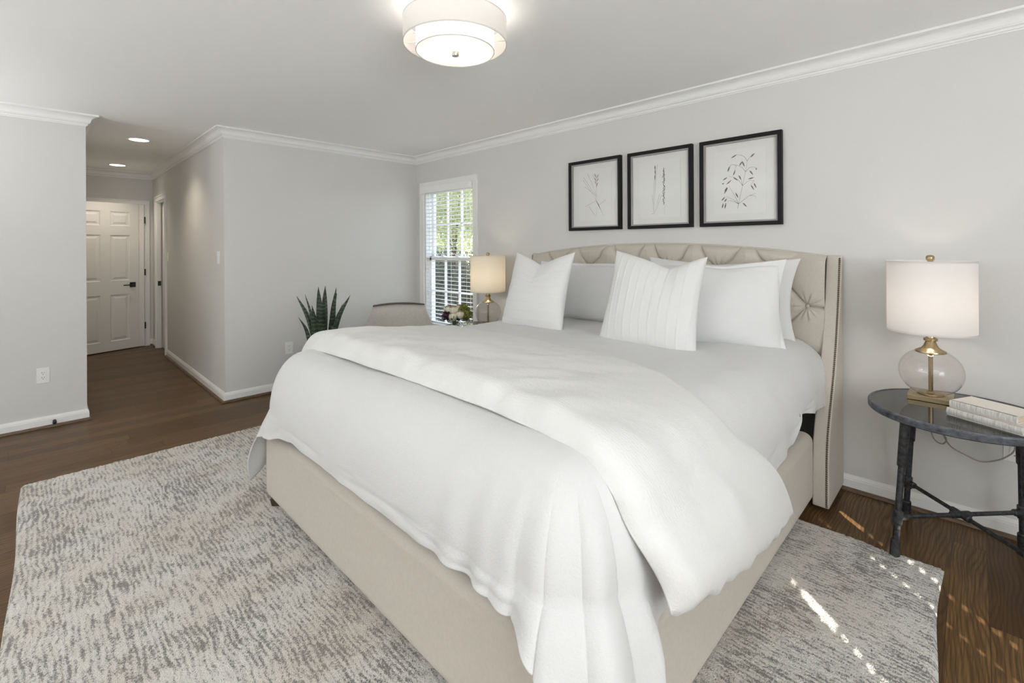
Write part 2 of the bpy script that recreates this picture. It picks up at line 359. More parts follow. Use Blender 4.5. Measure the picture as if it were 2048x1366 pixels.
struct(b.build('wall_hall_right', 'wall_paint'))
# closet behind the pocket door, so no daylight leaks in
struct(MB().box((XHR+0.9, DOR[0]-0.3, 0), (XHR+0.98, DOR[1]+0.3, ZC)).box((XHR+0.12, DOR[0]-0.38, 0), (XHR+0.98, DOR[0]-0.3, ZC)).box((XHR+0.12, DOR[1]+0.3, 0), (XHR+0.98, DOR[1]+0.38, ZC)).build('wall_closet', 'wall_paint'))
struct(MB().box((XHL-WT, YE, 0), (XHR+0.12, YE+WT, ZC)).build('wall_hall_end', 'wall_paint'))
struct(MB().box((XHL-WT, YA, 0), (XHL, YE, ZC)).build('wall_hall_left', 'wall_paint'))
struct(MB().box((XB-WT, YA, 0), (XHL-WT, YA+WT, ZC)).build('wall_left', 'wall_paint'))
struct(MB().box((XB-WT, YN-WT, 0), (XB, YA, ZC)).build('wall_back', 'wall_paint'))
NW = (-0.97, 0.07, 1.05, 2.05)              # window in the near wall that lets the sun flecks in
b = MB().box((XB, YN-WT, 0), (NW[0], YN, ZC)).box((NW[1], YN-WT, 0), (XH, YN, ZC)).box((NW[0], YN-WT, 0), (NW[1], YN, NW[2])).box((NW[0], YN-WT, NW[3]), (NW[1], YN, ZC))
struct(b.build('wall_near', 'wall_paint'))
# unseen block over the house, added to shade the foot of the garden
struct(MB().box((XB-0.5, YN-0.5, ZC+0.14), (XH+0.35, YE+0.5, 5.4)).build('shade_block', 'shade_block_paint'))

# mouldings: profile swept along a wall run, mitred
LOOP = [(XH, YN), (XH, YF), (XHR, YF), (XHR, YE), (XHL, YE), (XHL, YA), (XB, YA), (XB, YN)]
def mitre(i):
    P = [Vector(p) for p in LOOP]; n = len(P)
    d0 = (P[i]-P[i-1]).normalized(); d1 = (P[(i+1) % n]-P[i]).normalized()
    n0 = Vector((-d0.y, d0.x)); n1 = Vector((-d1.y, d1.x)); return (n0+n1)/(1+n0.dot(n1))
def run(prof, p0, m0, p1, m1, name, material):
    g = [[(p[0]+m[0]*o, p[1]+m[1]*o, z) for o, z in prof] for p, m in ((p0, m0), (p1, m1))]
    b = MB().grid(g, closed_v=True); k = len(prof); b.f.append(tuple(range(k))); b.f.append(tuple(range(2*k-1, k-1, -1))); b.mi += [0, 0]
    return b.build(name, material)
def arc(c, r, a0, a1, n=6): return [(c[0]+r*math.cos(math.radians(a0+(a1-a0)*i/n)), c[1]+r*math.sin(math.radians(a0+(a1-a0)*i/n))) for i in range(n+1)]
Z = ZC
crown = [(0, Z), (0.076, Z), (0.076, Z-0.012), (0.068, Z-0.014)] + [(0.068-0.040*math.sin(a)*1.0, Z-0.016-0.040*(1-math.cos(a))) for a in [i*PI/2/6 for i in range(1, 7)]][:] + [(0.024, Z-0.060), (0.024, Z-0.064), (0.014, Z-0.068), (0.012, Z-0.078), (0.006, Z-0.080), (0.005, Z-0.087), (0, Z-0.087)]
base = [(0, 0.0), (0.013, 0.0), (0.013, 0.062), (0.011, 0.066), (0.011, 0.071), (0.007, 0.080), (0.005, 0.087), (0, 0.087)]
shoe = [(0.0131, 0.001), (0.030, 0.001), (0.030, 0.006), (0.026, 0.014), (0.019, 0.019), (0.0131, 0.020)]
sides = ['right', 'far', 'hall_right', 'hall_end', 'hall_left', 'left', 'back', 'near']
for i, sd in enumerate(sides):
    p0, p1 = LOOP[i], LOOP[(i+1) % 8]; m0, m1 = mitre(i), mitre((i+1) % 8)
    struct(run(crown, p0, m0, p1, m1, 'trim_%d' % (i+1), 'trim_paint'))
    n = (Vector((p1[0], p1[1]))-Vector((p0[0], p0[1]))).normalized(); nn = (-n.y, n.x)
    if sd == 'hall_right': cuts = [(p0, m0, (XHR, DOR[0]-0.09), nn), ((XHR, DOR[1]+0.09), nn, p1, m1)]
    elif sd == 'hall_end': cuts = [(p0, m0, (1.139, YE), nn)]
    else: cuts = [(p0, m0, p1, m1)]
    bb = None
    for a in cuts:
        o = run(base, *a, 'baseboard_'+sd if bb is None else 'baseboard_%s_end' % sd, 'trim_paint'); struct(o)
        s2 = run(shoe, *a, 'shoe_moulding', 'dark_shoe'); s2.parent = o; s2['label'] = 'dark stained wooden shoe moulding'
        bb = o

# ------------------------------------------------------------------ hall doors
def door_leaf(name, w, h, rows, cols, th=0.035):
    b = MB(); xs = [0]+[q for c in cols for q in c]+[w]; zs = [0]+[q for r in rows for q in r]+[h]
    for i in range(len(xs)-1):
        for j in range(len(zs)-1):
            x0, x1, z0, z1 = xs[i], xs[i+1], zs[j], zs[j+1]
            if i % 2 == 1 and j % 2 == 1:
                st = [(0, 0), (0.010, 0.009), (0.026, 0.009), (0.050, 0.001)]
                rg = [[(x0+q, d, z0+q), (x1-q, d, z0+q), (x1-q, d, z1-q), (x0+q, d, z1-q)] for q, d in st]
                b.grid(np.array(rg), closed_v=True); b.add(rg[-1], [(0, 1, 2, 3)])
            else: b.add([(x0, 0, z0), (x1, 0, z0), (x1, 0, z1), (x0, 0, z1)], [(0, 1, 2, 3)])
    b.add([(0, 0, 0), (w, 0, 0), (w, 0, h), (0, 0, h), (0, th, 0), (w, th, 0), (w, th, h), (0, th, h)], [(4, 7, 6, 5), (0, 4, 5, 1), (1, 5, 6, 2), (2, 6, 7, 3), (3, 7, 4, 0)])
    return b.build(name, 'door_paint', recalc=False)
rows = [(0.125, 0.745), (0.93, 1.545), (1.67, 1.86)]
def lever(parent, x, z, d=-1):
    o = MB().box((x-0.034, -0.009, z-0.034), (x+0.034, 0, z+0.034)).tube([(x, -0.008, z), (x, -0.05, z)], 0.010, 12).box((x+min(0, d*0.125), -0.060, z-0.007), (x+max(0, d*0.125), -0.044, z+0.007)).build('door_handle', 'black_metal', parent, bevel=0.002)
    o['label'] = 'black square lever handle'
# open door: hinged on the left wall of the hall, its free edge almost at the end wall
d1 = door_leaf('door_1', 0.755, 1.975, rows, [(0.105, 0.325), (0.43, 0.65)]); struct(d1)
ang = math.atan2(0.303, 0.953); d1.location = (0.288, 8.072, 0.012); d1.rotation_euler = (0, 0, ang); lever(d1, 0.682, 0.865)
# closed door in the end wall behind it
d2 = door_leaf('door_2', 0.715, 1.975, rows, [(0.1, 0.31), (0.41, 0.62)]); struct(d2); d2.location = (0.358, YE-0.040, 0.012)
for z in (0.285, 1.03, 1.76):
    q = MB().tube([(0.722, -0.006, z-0.045), (0.722, -0.006, z+0.045)], 0.0085, 10).build('hinge', 'black_metal', d2); q['label'] = 'black door hinge'
b = MB()
for x0, x1 in ((0.296, 0.353), (1.078, 1.137)): b.box((x0, YE-0.022, 0), (x1, YE, 1.992)).box((x0+0.008, YE-0.027, 0), (x0+0.02, YE-0.022, 1.992))
b.box((0.296, YE-0.022, 1.992), (1.137, YE, 2.052)).box((0.296, YE-0.027, 2.034), (1.137, YE-0.022, 2.046))
struct(b.build('trim_9', 'trim_paint', bevel=0.003))
# pocket door in the right wall of the hall
b = MB(); y0, y1, zt = DOR
for a, c in ((y0-0.085, y0-0.005), (y1+0.005, y1+0.085)): b.box((XHR-0.018, a, 0), (XHR, c, zt+0.005)).box((XHR-0.024, a+0.008, 0), (XHR-0.018, a+0.03, zt+0.005))
b.box((XHR-0.018, y0-0.085, zt+0.005), (XHR, y1+0.085, zt+0.075)).box((XHR-0.024, y0-0.08, zt+0.05), (XHR-0.018, y1+0.08, zt+0.068))
b.box((XHR-0.004, y1-0.015, 0), (XHR+0.045, y1+0.006, zt)).box((XHR+0.085, y1-0.015, 0), (XHR+0.12, y1+0.006, zt)).box((XHR-0.004, y0-0.006, 0), (XHR+0.04, y0+0.015, zt)).box((XHR-0.004, y0, zt-0.012), (XHR+0.04, y1, zt+0.006))
struct(b.build('trim_10', 'trim_paint', bevel=0.002))
d3 = MB().box((XHR+0.050, y0-0.05, 0.012), (XHR+0.082, y1-0.075, zt-0.015)).build('door_3', 'door_paint', bevel=0.002); struct(d3)
q = MB().box((XHR+0.004, y1-0.0185, 0.86), (XHR+0.040, y1-0.0152, 0.925)).build('latch_plate', 'black_metal', d3); q['label'] = 'black latch plate on the jamb'

# ------------------------------------------------------------------ window in the headboard wall
y0, y1, z0, z1 = WIN; cw = 0.068
b = MB()
b.box((XH-0.020, y0-cw-0.01, z0), (XH, y0-0.008, z1+0.01)).box((XH-0.020, y1+0.008, z0), (XH, y1+cw+0.01, z1+0.01)).box((XH-0.020, y0-cw-0.01, z1+0.01), (XH, y1+cw+0.01, z1+0.072))
for a, c in ((y0-cw-0.01, y0-cw+0.006), (y1+cw-0.006, y1+cw+0.01)): b.box((XH-0.027, a, z0), (XH-0.02, c, z1+0.072))
b.box((XH-0.001, y0-0.001, z0), (XH+0.12, y0+0.014, z1)).box((XH-0.001, y1-0.014, z0), (XH+0.12, y1+0.001, z1)).box((XH-0.001, y0, z1-0.014), (XH+0.12, y1, z1+0.001))
win = b.build('window_1', 'trim_paint', bevel=0.003); struct(win)
MB().box((XH-0.045, y0-0.1, z0-0.022), (XH+0.10, y1+0.1, z0+0.004)).box((XH-0.018, y0-cw, z0-0.085), (XH, y1+cw, z0-0.022)).build('window_sill', 'trim_paint', win, bevel=0.004)
def sash(x, za, zb, nc, nr, yo=0.0):
    b = MB(); a, c = y0+0.014, y1-0.014; s = 0.042
    b.box((x, a, za), (x+0.032, a+s, zb)).box((x, c-s, za), (x+0.032, c, zb)).box((x, a, za), (x+0.032, c, za+s)).box((x, a, zb-s), (x+0.032, c, zb))
    for i in range(1, nc): yy = a+s+(c-a-2*s)*i/nc; b.box((x+0.004, yy-0.010, za+s), (x+0.026, yy+0.010, zb-s))
    for i in range(1, nr): zz = za+s+(zb-za-2*s)*i/nr; b.box((x+0.004, a+s, zz-0.010), (x+0.026, c-s, zz+0.010))
    o = b.build('sash', 'trim_paint', win, bevel=0.002)
    MB().add([(x+0.015, a+s, za+s), (x+0.015, c-s, za+s), (x+0.015, c-s, zb-s), (x+0.015, a+s, zb-s)], [(0, 1, 2, 3)]).build('pane', 'window_glass', o)
    return o
MB().box((XH+0.044, y0+0.0135, z0), (XH+0.118, y0+0.0145, z1-0.014)).box((XH+0.079, y1-0.020, 1.262), (XH+0.0835, y1-0.0135, z1-0.014)).box((XH+0.046, y1-0.022, 1.262), (XH+0.078, y1-0.0135, z1-0.014)).box((XH+0.046, y0+0.0145, 1.262), (XH+0.078, y0+0.022, z1-0.014)).build('jamb_liner', 'trim_paint', win)
lo = sash(XH+0.046, z0+0.004, 1.262, 3, 2); hi = sash(XH+0.084, 1.225, z1-0.014, 3, 2)
for yy in (4.02, 4.28): MB().box((XH+0.030, yy-0.028, 1.262), (XH+0.062, yy+0.028, 1.274)).tube([(XH+0.04, yy-0.02, 1.278), (XH+0.04, yy+0.03, 1.280)], 0.006, 8).build('sash_lock', 'trim_paint', win, smooth=False)

bl = thing('window_blind', 'white horizontal slat blind hanging open in the window behind the far lamp', 'blind', (XH, (y0+y1)/2, z1))
def slats(ya, yb, zs, tilt, x0, w=0.050, holes=()):
    b = MB(); segs = []; c = ya
    for h0, h1 in holes: segs.append((c, h0)); c = h1
    segs.append((c, yb))
    for z in zs:
        P = [];
        for k in range(7):
            q = (k/6-0.5); xx = q*w; cz = 0.0025*(1-4*q*q)
            P.append((x0+xx*math.cos(tilt)-cz*math.sin(tilt), z+xx*math.sin(tilt)+cz*math.cos(tilt)))
        for s0, s1 in segs:
            g = [[(px, yy, pz) for px, pz in P] + [(px, yy, pz-0.0028) for px, pz in reversed(P)] for yy in (s0, s1)]
            b.grid(np.array(g), closed_v=True); k = len(b.v)-28; b.f.append(tuple(range(k, k+14))); b.f.append(tuple(range(k+27, k+13, -1))); b.mi += [0, 0]
    return b
zs = [0.53+0.0425*i for i in range(34)]
def rel(o, par):
    o.parent = par; o.matrix_parent_inverse = par.matrix_basis.inverted(); return o
rel(slats(y0+0.022, y1-0.022, zs, math.radians(-4), XH+0.014).build('slats', 'blind_white'), bl)
v = MB().box((XH-0.078, y0-0.005, 1.980), (XH-0.066, y1-0.012, 2.052)).box((XH-0.0665, y0-0.005, 1.980), (XH-0.021, y0+0.006, 2.052)).box((XH-0.0665, y1-0.023, 1.980), (XH-0.021, y1-0.012, 2.052)).box((XH-0.074, y0, 2.046), (XH-0.021, y1-0.014, 2.0515)).build('valance', 'blind_white', bevel=0.003); rel(v, bl)
rel(MB().box((XH-0.020, y0+0.02, 1.985), (XH+0.035, y1-0.02, 2.028)).build('headrail', 'blind_white', bevel=0.003), bl)
rel(MB().box((XH-0.010, y0+0.022, 0.482), (XH+0.040, y1-0.022, 0.500)).build('bottom_rail', 'blind_white', bevel=0.003), bl)
for yy in (3.80, 4.13, 4.46):
    b = MB()
    for xx in (XH-0.013, XH+0.041): b.tube([(xx, yy, 0.49), (xx, yy, 1.99)], 0.0014, 6)
    rel(b.build('ladder_cord', 'blind_white'), bl)
rel(MB().tube([(XH-0.030, 4.44, 1.99), (XH-0.030, 4.435, 1.4), (XH-0.030, 4.437, 0.95)], 0.0018, 6).lathe([(0, 0.0), (0.005, 0.0), (0.007, 0.02), (0.003, 0.035), (0, 0.035)], (XH-0.03, 4.437, 0.915), 10).build('pull_cord', 'blind_white'), bl)

# near-wall window (behind the camera's right shoulder): closed blind whose cord holes let the sun flecks through
ya0, ya1, za0, za1 = NW
b = MB().box((ya0-0.07, YN, za0), (ya0, YN+0.02, za1+0.07)).box((ya1, YN, za0), (ya1+0.07, YN+0.02, za1+0.07)).box((ya0, YN, za1), (ya1, YN+0.02, za1+0.07)).box((ya0-0.1, YN-0.02, za0-0.03), (ya1+0.1, YN+0.05, za0))
w2 = b.build('window_2', 'trim_paint', bevel=0.003); struct(w2)
b = MB()
HOL = [(-0.858, -0.826), (-0.264, -0.244), (-0.080, -0.048)]
nb = 40; ph = (za1-za0)/nb
for i in range(nb):
    z = za0+ph*i; xs = [ya0]
    full = 1.89 < z+0.012 < 1.975
    for k, (h0, h1) in enumerate(HOL):
        if k == 1 and full: continue
        xs += [h0-0.012, h1+0.012] if full else [h0, h1]
    xs.append(ya1)
    for j in range(0, len(xs), 2): b.box((xs[j], YN-0.072, z), (xs[j+1], YN-0.068, z+ph+0.001))
    for k, (h0, h1) in enumerate(HOL):
        if k == 1 and full: continue
        g = 0.004 if full else 0.006
        b.box((h0, YN-0.072, z+(g if full else g+0.003)), (h1, YN-0.068, z+ph+0.001)) if not full else b.box((h0-0.012, YN-0.072, z+0.3*ph), (h0-0.003, YN-0.068, z+0.8*ph))
bl2 = b.build('window_blind', 'blind_white')
tag(bl2, 'closed white slat blind in the window beside the camera', 'blind')
# unseen blank windows behind the camera; the left one is added for its fill
def blank_window(name, axis, c0, c1, z0, z1):
    b = MB(); n = 3
    def bx(a, c, za, zb, d0, d1):
        if axis == 'y': b.box((a, YN+d0, za), (c, YN+d1, zb))
        elif axis == 'Y': b.box((a, YA-d1, za), (c, YA-d0, zb))
        else: b.box((XB+d0, a, za), (XB+d1, c, zb))
    for a, c in ((c0-0.07, c0), (c1, c1+0.07)): bx(a, c, z0, z1+0.07, 0, 0.03)
    bx(c0-0.07, c1+0.07, z1, z1+0.07, 0, 0.03); bx(c0-0.1, c1+0.1, z0-0.03, z0, 0, 0.06); bx(c0, c1, z0, z1, 0.0, 0.004)
    for i in range(1, n): bx(c0+(c1-c0)*i/n-0.012, c0+(c1-c0)*i/n+0.012, z0, z1, 0.062, 0.08)
    for i in range(1, 4): bx(c0, c1, z0+(z1-z0)*i/4-0.012, z0+(z1-z0)*i/4+0.012, 0.062, 0.08)
    struct(b.build(name, 'trim_paint', bevel=0.002))
blank_window('window_3', 'y', -2.30, -1.25, 0.55, 2.10); blank_window('window_4', 'x', 0.80, 3.20, 0.62, 2.12); blank_window('added_window_5', 'Y', -2.55, -0.85, 0.62, 2.12)

# ------------------------------------------------------------------ garden outside the window
struct(MB().box((XH+WT, -4, -0.5), (16, 22, -0.35)).build('ground', 'mulch'))
def foliage(cx, cy, cz, rx, ry, rz, n, size, seed):
    rs = np.random.RandomState(seed); d = rs.normal(size=(n, 3)); d /= np.linalg.norm(d, axis=1)[:, None]
    r = rs.uniform(0.25, 1.0, n)**0.5; lump = 1+0.22*np.sin(5*d[:, 0]+seed)*np.cos(4*d[:, 1]+2*d[:, 2])
    c = np.array([cx, cy, cz])+d*(r*lump)[:, None]*np.array([rx, ry, rz])
    a = rs.normal(size=(n, 3)); a /= np.linalg.norm(a, axis=1)[:, None]; e = rs.normal(size=(n, 3)); e -= a*(a*e).sum(1)[:, None]; e /= np.linalg.norm(e, axis=1)[:, None]
    s = size*rs.uniform(0.6, 1.3, n)[:, None]; k = np.cross(a, e)
    V = np.stack([c-a*s, c+e*s*0.42+k*s*0.1, c+a*s, c-e*s*0.42+k*s*0.1], 1).reshape(-1, 3)
    return V, [(4*i, 4*i+1, 4*i+2, 4*i+3) for i in range(n)]
def tree(name, label, cat, x, y, blobs, n, size, material, trunk, seed):
    t = thing(name, label, cat, (x, y, -0.35)); b = MB()
    for i, (dx, dy, z, rx, ry, rz) in enumerate(blobs):
        V, F = foliage(dx, dy, z+0.35, rx, ry, rz, n, size, seed+i); b.add(V, F)
    b.build('foliage', material, t, recalc=False)
    q = MB()
    for (p, r0_, r1_) in trunk: q.tube(scurve(p, 10), list(np.linspace(r0_, r1_, 10)), 8)
    q.build('trunk', 'bark', t, smooth=True)
tree('garden_tree', 'pale green sunlit leafy tree filling the upper panes of the window', 'tree', 6.0, 7.6,
     [(0, 0, 2.15, 1.2, 1.3, 0.9), (-0.5, -0.9, 2.6, 1.0, 1.1, 0.95), (0.6, 1.2, 2.5, 1.2, 1.2, 1.0), (-0.2, 0.3, 3.5, 1.3, 1.6, 1.0)], 9000, 0.036, 'leaf_light',
     [([(0, 0, 0), (0.05, 0.0, 1.2), (0, 0.05, 2.4), (-0.1, 0.1, 3.6)], 0.05, 0.02), ([(0.02, 0, 1.2), (-0.3, -0.5, 2.2), (-0.5, -0.9, 3.0)], 0.03, 0.01), ([(0.02, 0, 1.3), (0.4, 0.7, 2.2), (0.6, 1.2, 2.9)], 0.03, 0.01)], 11)
tree('garden_tree', 'taller pale tree standing behind the leafy tree outside the window', 'tree', 11.6, 15.2,
     [(0, 0, 2.6, 2.2, 2.4, 1.9), (-1.2, -1.8, 2.4, 1.8, 1.8, 1.9), (1.2, 2.0, 2.6, 1.8, 1.8, 1.9), (0, 0, 5.0, 2.4, 2.6, 1.8)], 5000, 0.075, 'leaf_light',
     [([(0, 0, 0), (0.1, 0, 2), (0, 0.1, 4.5)], 0.16, 0.05)], 31)
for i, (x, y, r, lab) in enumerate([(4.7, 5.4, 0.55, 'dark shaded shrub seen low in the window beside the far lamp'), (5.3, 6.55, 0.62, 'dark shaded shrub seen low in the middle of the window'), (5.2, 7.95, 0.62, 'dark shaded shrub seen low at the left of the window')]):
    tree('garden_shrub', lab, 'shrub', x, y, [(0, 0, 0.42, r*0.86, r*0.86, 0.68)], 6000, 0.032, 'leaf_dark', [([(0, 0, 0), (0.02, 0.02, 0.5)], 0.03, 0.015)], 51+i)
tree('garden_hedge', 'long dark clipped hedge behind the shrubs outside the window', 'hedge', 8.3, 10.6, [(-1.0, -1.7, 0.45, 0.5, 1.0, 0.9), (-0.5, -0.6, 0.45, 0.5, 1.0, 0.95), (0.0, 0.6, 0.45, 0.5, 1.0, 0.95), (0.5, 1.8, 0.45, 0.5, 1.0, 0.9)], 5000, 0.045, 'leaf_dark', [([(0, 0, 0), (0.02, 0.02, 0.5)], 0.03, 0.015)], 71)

# ------------------------------------------------------------------ rug
def build_rug():
    X0, X1, Y0, Y1 = -0.075, 2.645, 0.095, 3.885
    nx, ny = 300, 420
    u, v = np.meshgrid(np.linspace(0, 1, nx), np.linspace(0, 1, ny), indexing='ij')
    wx0 = 0.010*np.sin(7*v+1)+0.006*np.sin(19*v); wx1 = 0.010*np.sin(9*v+2)+0.008*np.sin(23*v+1)-0.030*np.exp(-((v-0.050)/0.022)**2)
    wy0 = 0.008*np.sin(8*u)+0.006*np.sin(21*u+2); wy1 = 0.007*np.sin(6*u+1)+0.005*np.sin(17*u)
    rs = np.random.RandomState(3)
    jm = np.ones(u.shape); jm[:2, :] = jm[-2:, :] = 0; jm[:, :2] = jm[:, -2:] = 0
    x = X0+wx0*(1-u)+wx1*u+(X1-X0)*u+jm*rs.normal(0, 0.0022, u.shape); y = Y0+wy0*(1-v)+wy1*v+(Y1-Y0)*v+jm*rs.normal(0, 0.0022, u.shape)
    e = np.minimum.reduce([(x-X0), (X1-x), (y-Y0), (Y1-y)]); e = np.clip(e/0.022, 0, 1)
    cor = 0.10
    z = 0.006+0.014*np.sqrt(np.clip(1-(1-e)**2, 0, 1))+rs.normal(0, 0.0016, u.shape)
    z[0, :] = z[-1, :] = 0.0005; z[:, 0] = z[:, -1] = 0.0005
    P = np.stack([x, y, z], -1)
    o = MB().grid(P).build('area_rug', 'rug_pile', smooth=True, recalc=False)
    tag(o, 'cream and grey streaked shag area rug under the bed', 'rug')
build_rug()

# ------------------------------------------------------------------ bed
YR0, YR1, XF, CYB = 0.594, 2.690, 0.846, 1.645
bed = thing('upholstered_bed', 'beige linen upholstered wingback bed with tufted arched headboard', 'bed', (2.0, CYB, 0.0))
def P(o): return rel(o, bed)
P(MB().box((XF, YR0+0.002, 0.055), (XF+0.098, YR1-0.002, 0.415)).build('footboard', 'bed_linen', bevel=0.044, seg=6, auto=50))
for y in (YR0, YR1-0.098): P(MB().box((XF+0.0985, y, 0.055), (2.812, y+0.098, 0.405)).build('side_rail', 'bed_linen', bevel=0.044, seg=6, auto=50))
for x, y in ((0.885, YR0+0.075), (0.885, YR1-0.075), (2.9, YR0+0.09), (2.9, YR1-0.09)):
    P(MB().lathe([(0, 0.0585), (0.034, 0.0585), (0.026, 0.0205), (0, 0.0205)] if x < 2 else [(0, 0.0585), (0.034, 0.0585), (0.026, 0.0205), (0, 0.0205)], (x, y, 0), 4).build('leg', 'dark_wood'))
# wings
prof = [(3.160, 1.308), (3.157, 1.300), (3.096, 1.01), (2.997, 0.712), (2.882, 0.489), (2.832, 0.378), (2.808, 0.24), (2.804, 0.03)]
front = scurve([(x, z) for x, z in prof[1:]], 26)
front = np.vstack([front[:1]+[[0.0, 0.0]], front])
for side, (ya, yb) in (('r', (0.531, 0.605)), ('l', (2.785, 2.859))):
    top = 1.309; b = MB(); ring = [(x, z) for x, z in front[1:]]
    ring = [(3.176, top)]+[(3.162, top)]+ring+[(3.176, 0.03)]
    g = [[(x, yy, z) for x, z in ring] for yy in (ya, yb)]; b.grid(np.array(g), closed_v=True); k = len(ring)
    b.f.append(tuple(range(k))); b.f.append(tuple(range(2*k-1, k-1, -1))); b.mi += [0, 0]
    w = b.build('wing', 'bed_linen', bevel=0.013, seg=4, auto=45); P(w)
    yo = ya+0.010 if side == 'r' else yb-0.010
    b = MB(); pts = scurve([(x, z) for x, z in front[1:]], 122)
    for i, (x, z) in enumerate(pts[1:-1]):
        t = pts[i+2]-pts[i]; t /= np.linalg.norm(t); n = np.array([-abs(t[1]), t[0]*(-1 if t[1] > 0 else 1)]); 
        n = np.array([t[1], -t[0]]); n = n if n[0] < 0 else -n
        yy = yo; c = Vector((x+n[0]*0.001, yy, z+n[1]*0.001)); nn = Vector((n[0], 0, n[1])); a1 = Vector((0, 1, 0)); a2 = nn.cross(a1)
        vs = [c+nn*0.0042]; m_ = 8
        for rr, hh in ((0.0034, 0.0034), (0.0054, 0.0)):
            for q in range(m_): vs.append(c+nn*hh+(a1*math.cos(2*PI*q/m_)+a2*math.sin(2*PI*q/m_))*rr)
        fs = [(0, 1+q, 1+(q+1) % m_) for q in range(m_)]+[(1+q, 1+m_+q, 1+m_+(q+1) % m_, 1+(q+1) % m_) for q in range(m_)]
        b.add(vs, fs)
    nh = b.build('nailhead_trim', 'nail', smooth=True); nh.parent = w
    nh['label'] = 'row of bronze nailheads'
# tufted headboard
CYH, SP = 1.700, 0.337
XHB = 3.152
def arch(y): return 1.387-0.083*((y-CYH)/1.10)**2
BT = [(CYH+SP*(k-2.5), 1.208) for k in range(6)]+[(CYH+SP*(k-3), 1.017) for k in range(7)]+[(CYH+SP*(k-2.5), 0.826) for k in range(6)]
SEG = []
for y, z in BT:
    for s in (-1, 1):
        if z > 1.2: SEG.append(((y, z), (y+s*0.085, z+0.075))); SEG.append(((y+s*0.085, z+0.075), (y+s*0.140, arch(y+s*0.14)+0.02)))
        for y2, z2 in BT:
            if abs(abs(y2-y)-SP/2) < 0.01 and abs((z-z2)-0.191) < 0.01 and (y2-y)*s > 0: SEG.append(((y, z), (y2, z2)))
for s, yb, ye in ((-1, CYH-3*SP, 0.55), (1, CYH+3*SP, 2.84)): SEG.append(((yb, 1.017), (ye, 1.008)))
SEG = np.array(SEG)
def headboard():
    ny, nzv = 720, 300; ys = np.linspace(0.601, 2.789, ny); ts = np.linspace(0, 1, nzv); Y = np.repeat(ys[:, None], nzv, 1)
    top = 1.387-0.083*((Y-CYH)/1.10)**2; Zv = 0.42+(top-0.42)*ts[None, :]
    A = SEG[:, 0]; B = SEG[:, 1]; D = B-A; L2 = (D**2).sum(1)
    dist = np.full(Y.shape, 9.0)
    for a, d, l in zip(A, D, L2):
        t = np.clip(((Y-a[0])*d[0]+(Zv-a[1])*d[1])/l, 0, 1); dist = np.minimum(dist, np.hypot(Y-a[0]-t*d[0], Zv-a[1]-t*d[1]))
    db = np.full(Y.shape, 9.0); da = np.zeros(Y.shape)
    for y, z in BT:
        r = np.hypot(Y-y, Zv-z); c = r < db; db = np.where(c, r, db); da = np.where(c, np.arctan2(Zv-z, Y-y), da)
    h = 0.024*(1-np.exp(-(dist/0.045)**1.1))+0.016*(1-np.exp(-(dist/0.0055)**1.2))-0.018*np.exp(-(db/0.022)**1.3)
    h += 0.0030*np.sin(da*13+1.0)*np.exp(-((db-0.05)/0.032)**2)+0.0014*np.sin(da*23)*np.exp(-((db-0.045)/0.03)**2)
    edge = np.clip((top-Zv)/0.05, 0, 1); h = h*np.sqrt(np.clip(1-(1-edge)**2, 0, 1))-0.035*(1-np.sqrt(np.clip(1-(1-edge)**2, 0, 1)))
    X = XHB-0.060*np.clip((1.30-Zv)/0.5, 0, 1)-h
    Pf = np.stack([X, Y, Zv], -1); b = MB().grid(Pf)
    bk = np.array([[(XHB+0.030, y, arch(y)) for y in ys], [(3.1845, y, arch(y)) for y in ys], [(3.1845, y, 0.42) for y in ys]]); b.grid(bk)
    return b.build('headboard', 'bed_linen', smooth=True)
hb = P(headboard())
tp = scurve([(XHB+0.016, y, arch(y)-0.002) for y in np.linspace(0.612, 2.778, 30)], 90)
q = MB().tube(tp, 0.0065, 8).build('piping', 'bed_linen', smooth=True); q.parent = hb
for i, (y, z) in enumerate(BT[:13]):
    q = MB().lathe([(0, 0.008), (0.006, 0.0070), (0.0105, 0.003), (0.0120, -0.003), (0.0, -0.006)], (0, 0, 0), 16).build('button', 'bed_linen', smooth=True)
    q.data.transform(Matrix.Translation((XHB-0.060*min(1, max(0, (1.30-z)/0.5))-0.002, y, z)) @ Matrix.Rotation(-PI/2, 4, 'Y')); q.parent = hb
P(MB().box((XF+0.0985, YR0+0.10, 0.10), (3.08, YR1-0.10, 0.16)).build('slat_base', 'dark_wood'))
o = MB().box((0.950, 0.697, 0.165), (3.035, 2.587, 0.425)).build('box_spring', 'dark_ticking', bevel=0.02, seg=3); tag(o, 'dark charcoal box spring showing beside the right wing of the bed', 'box spring')
o = MB().box((0.99, 0.690, 0.428), (3.03, 2.595, 0.735)).build('mattress', 'mattress_ticking', bevel=0.05, seg=4, auto=50); tag(o, 'thick white mattress hidden under the white bedding', 'mattress')

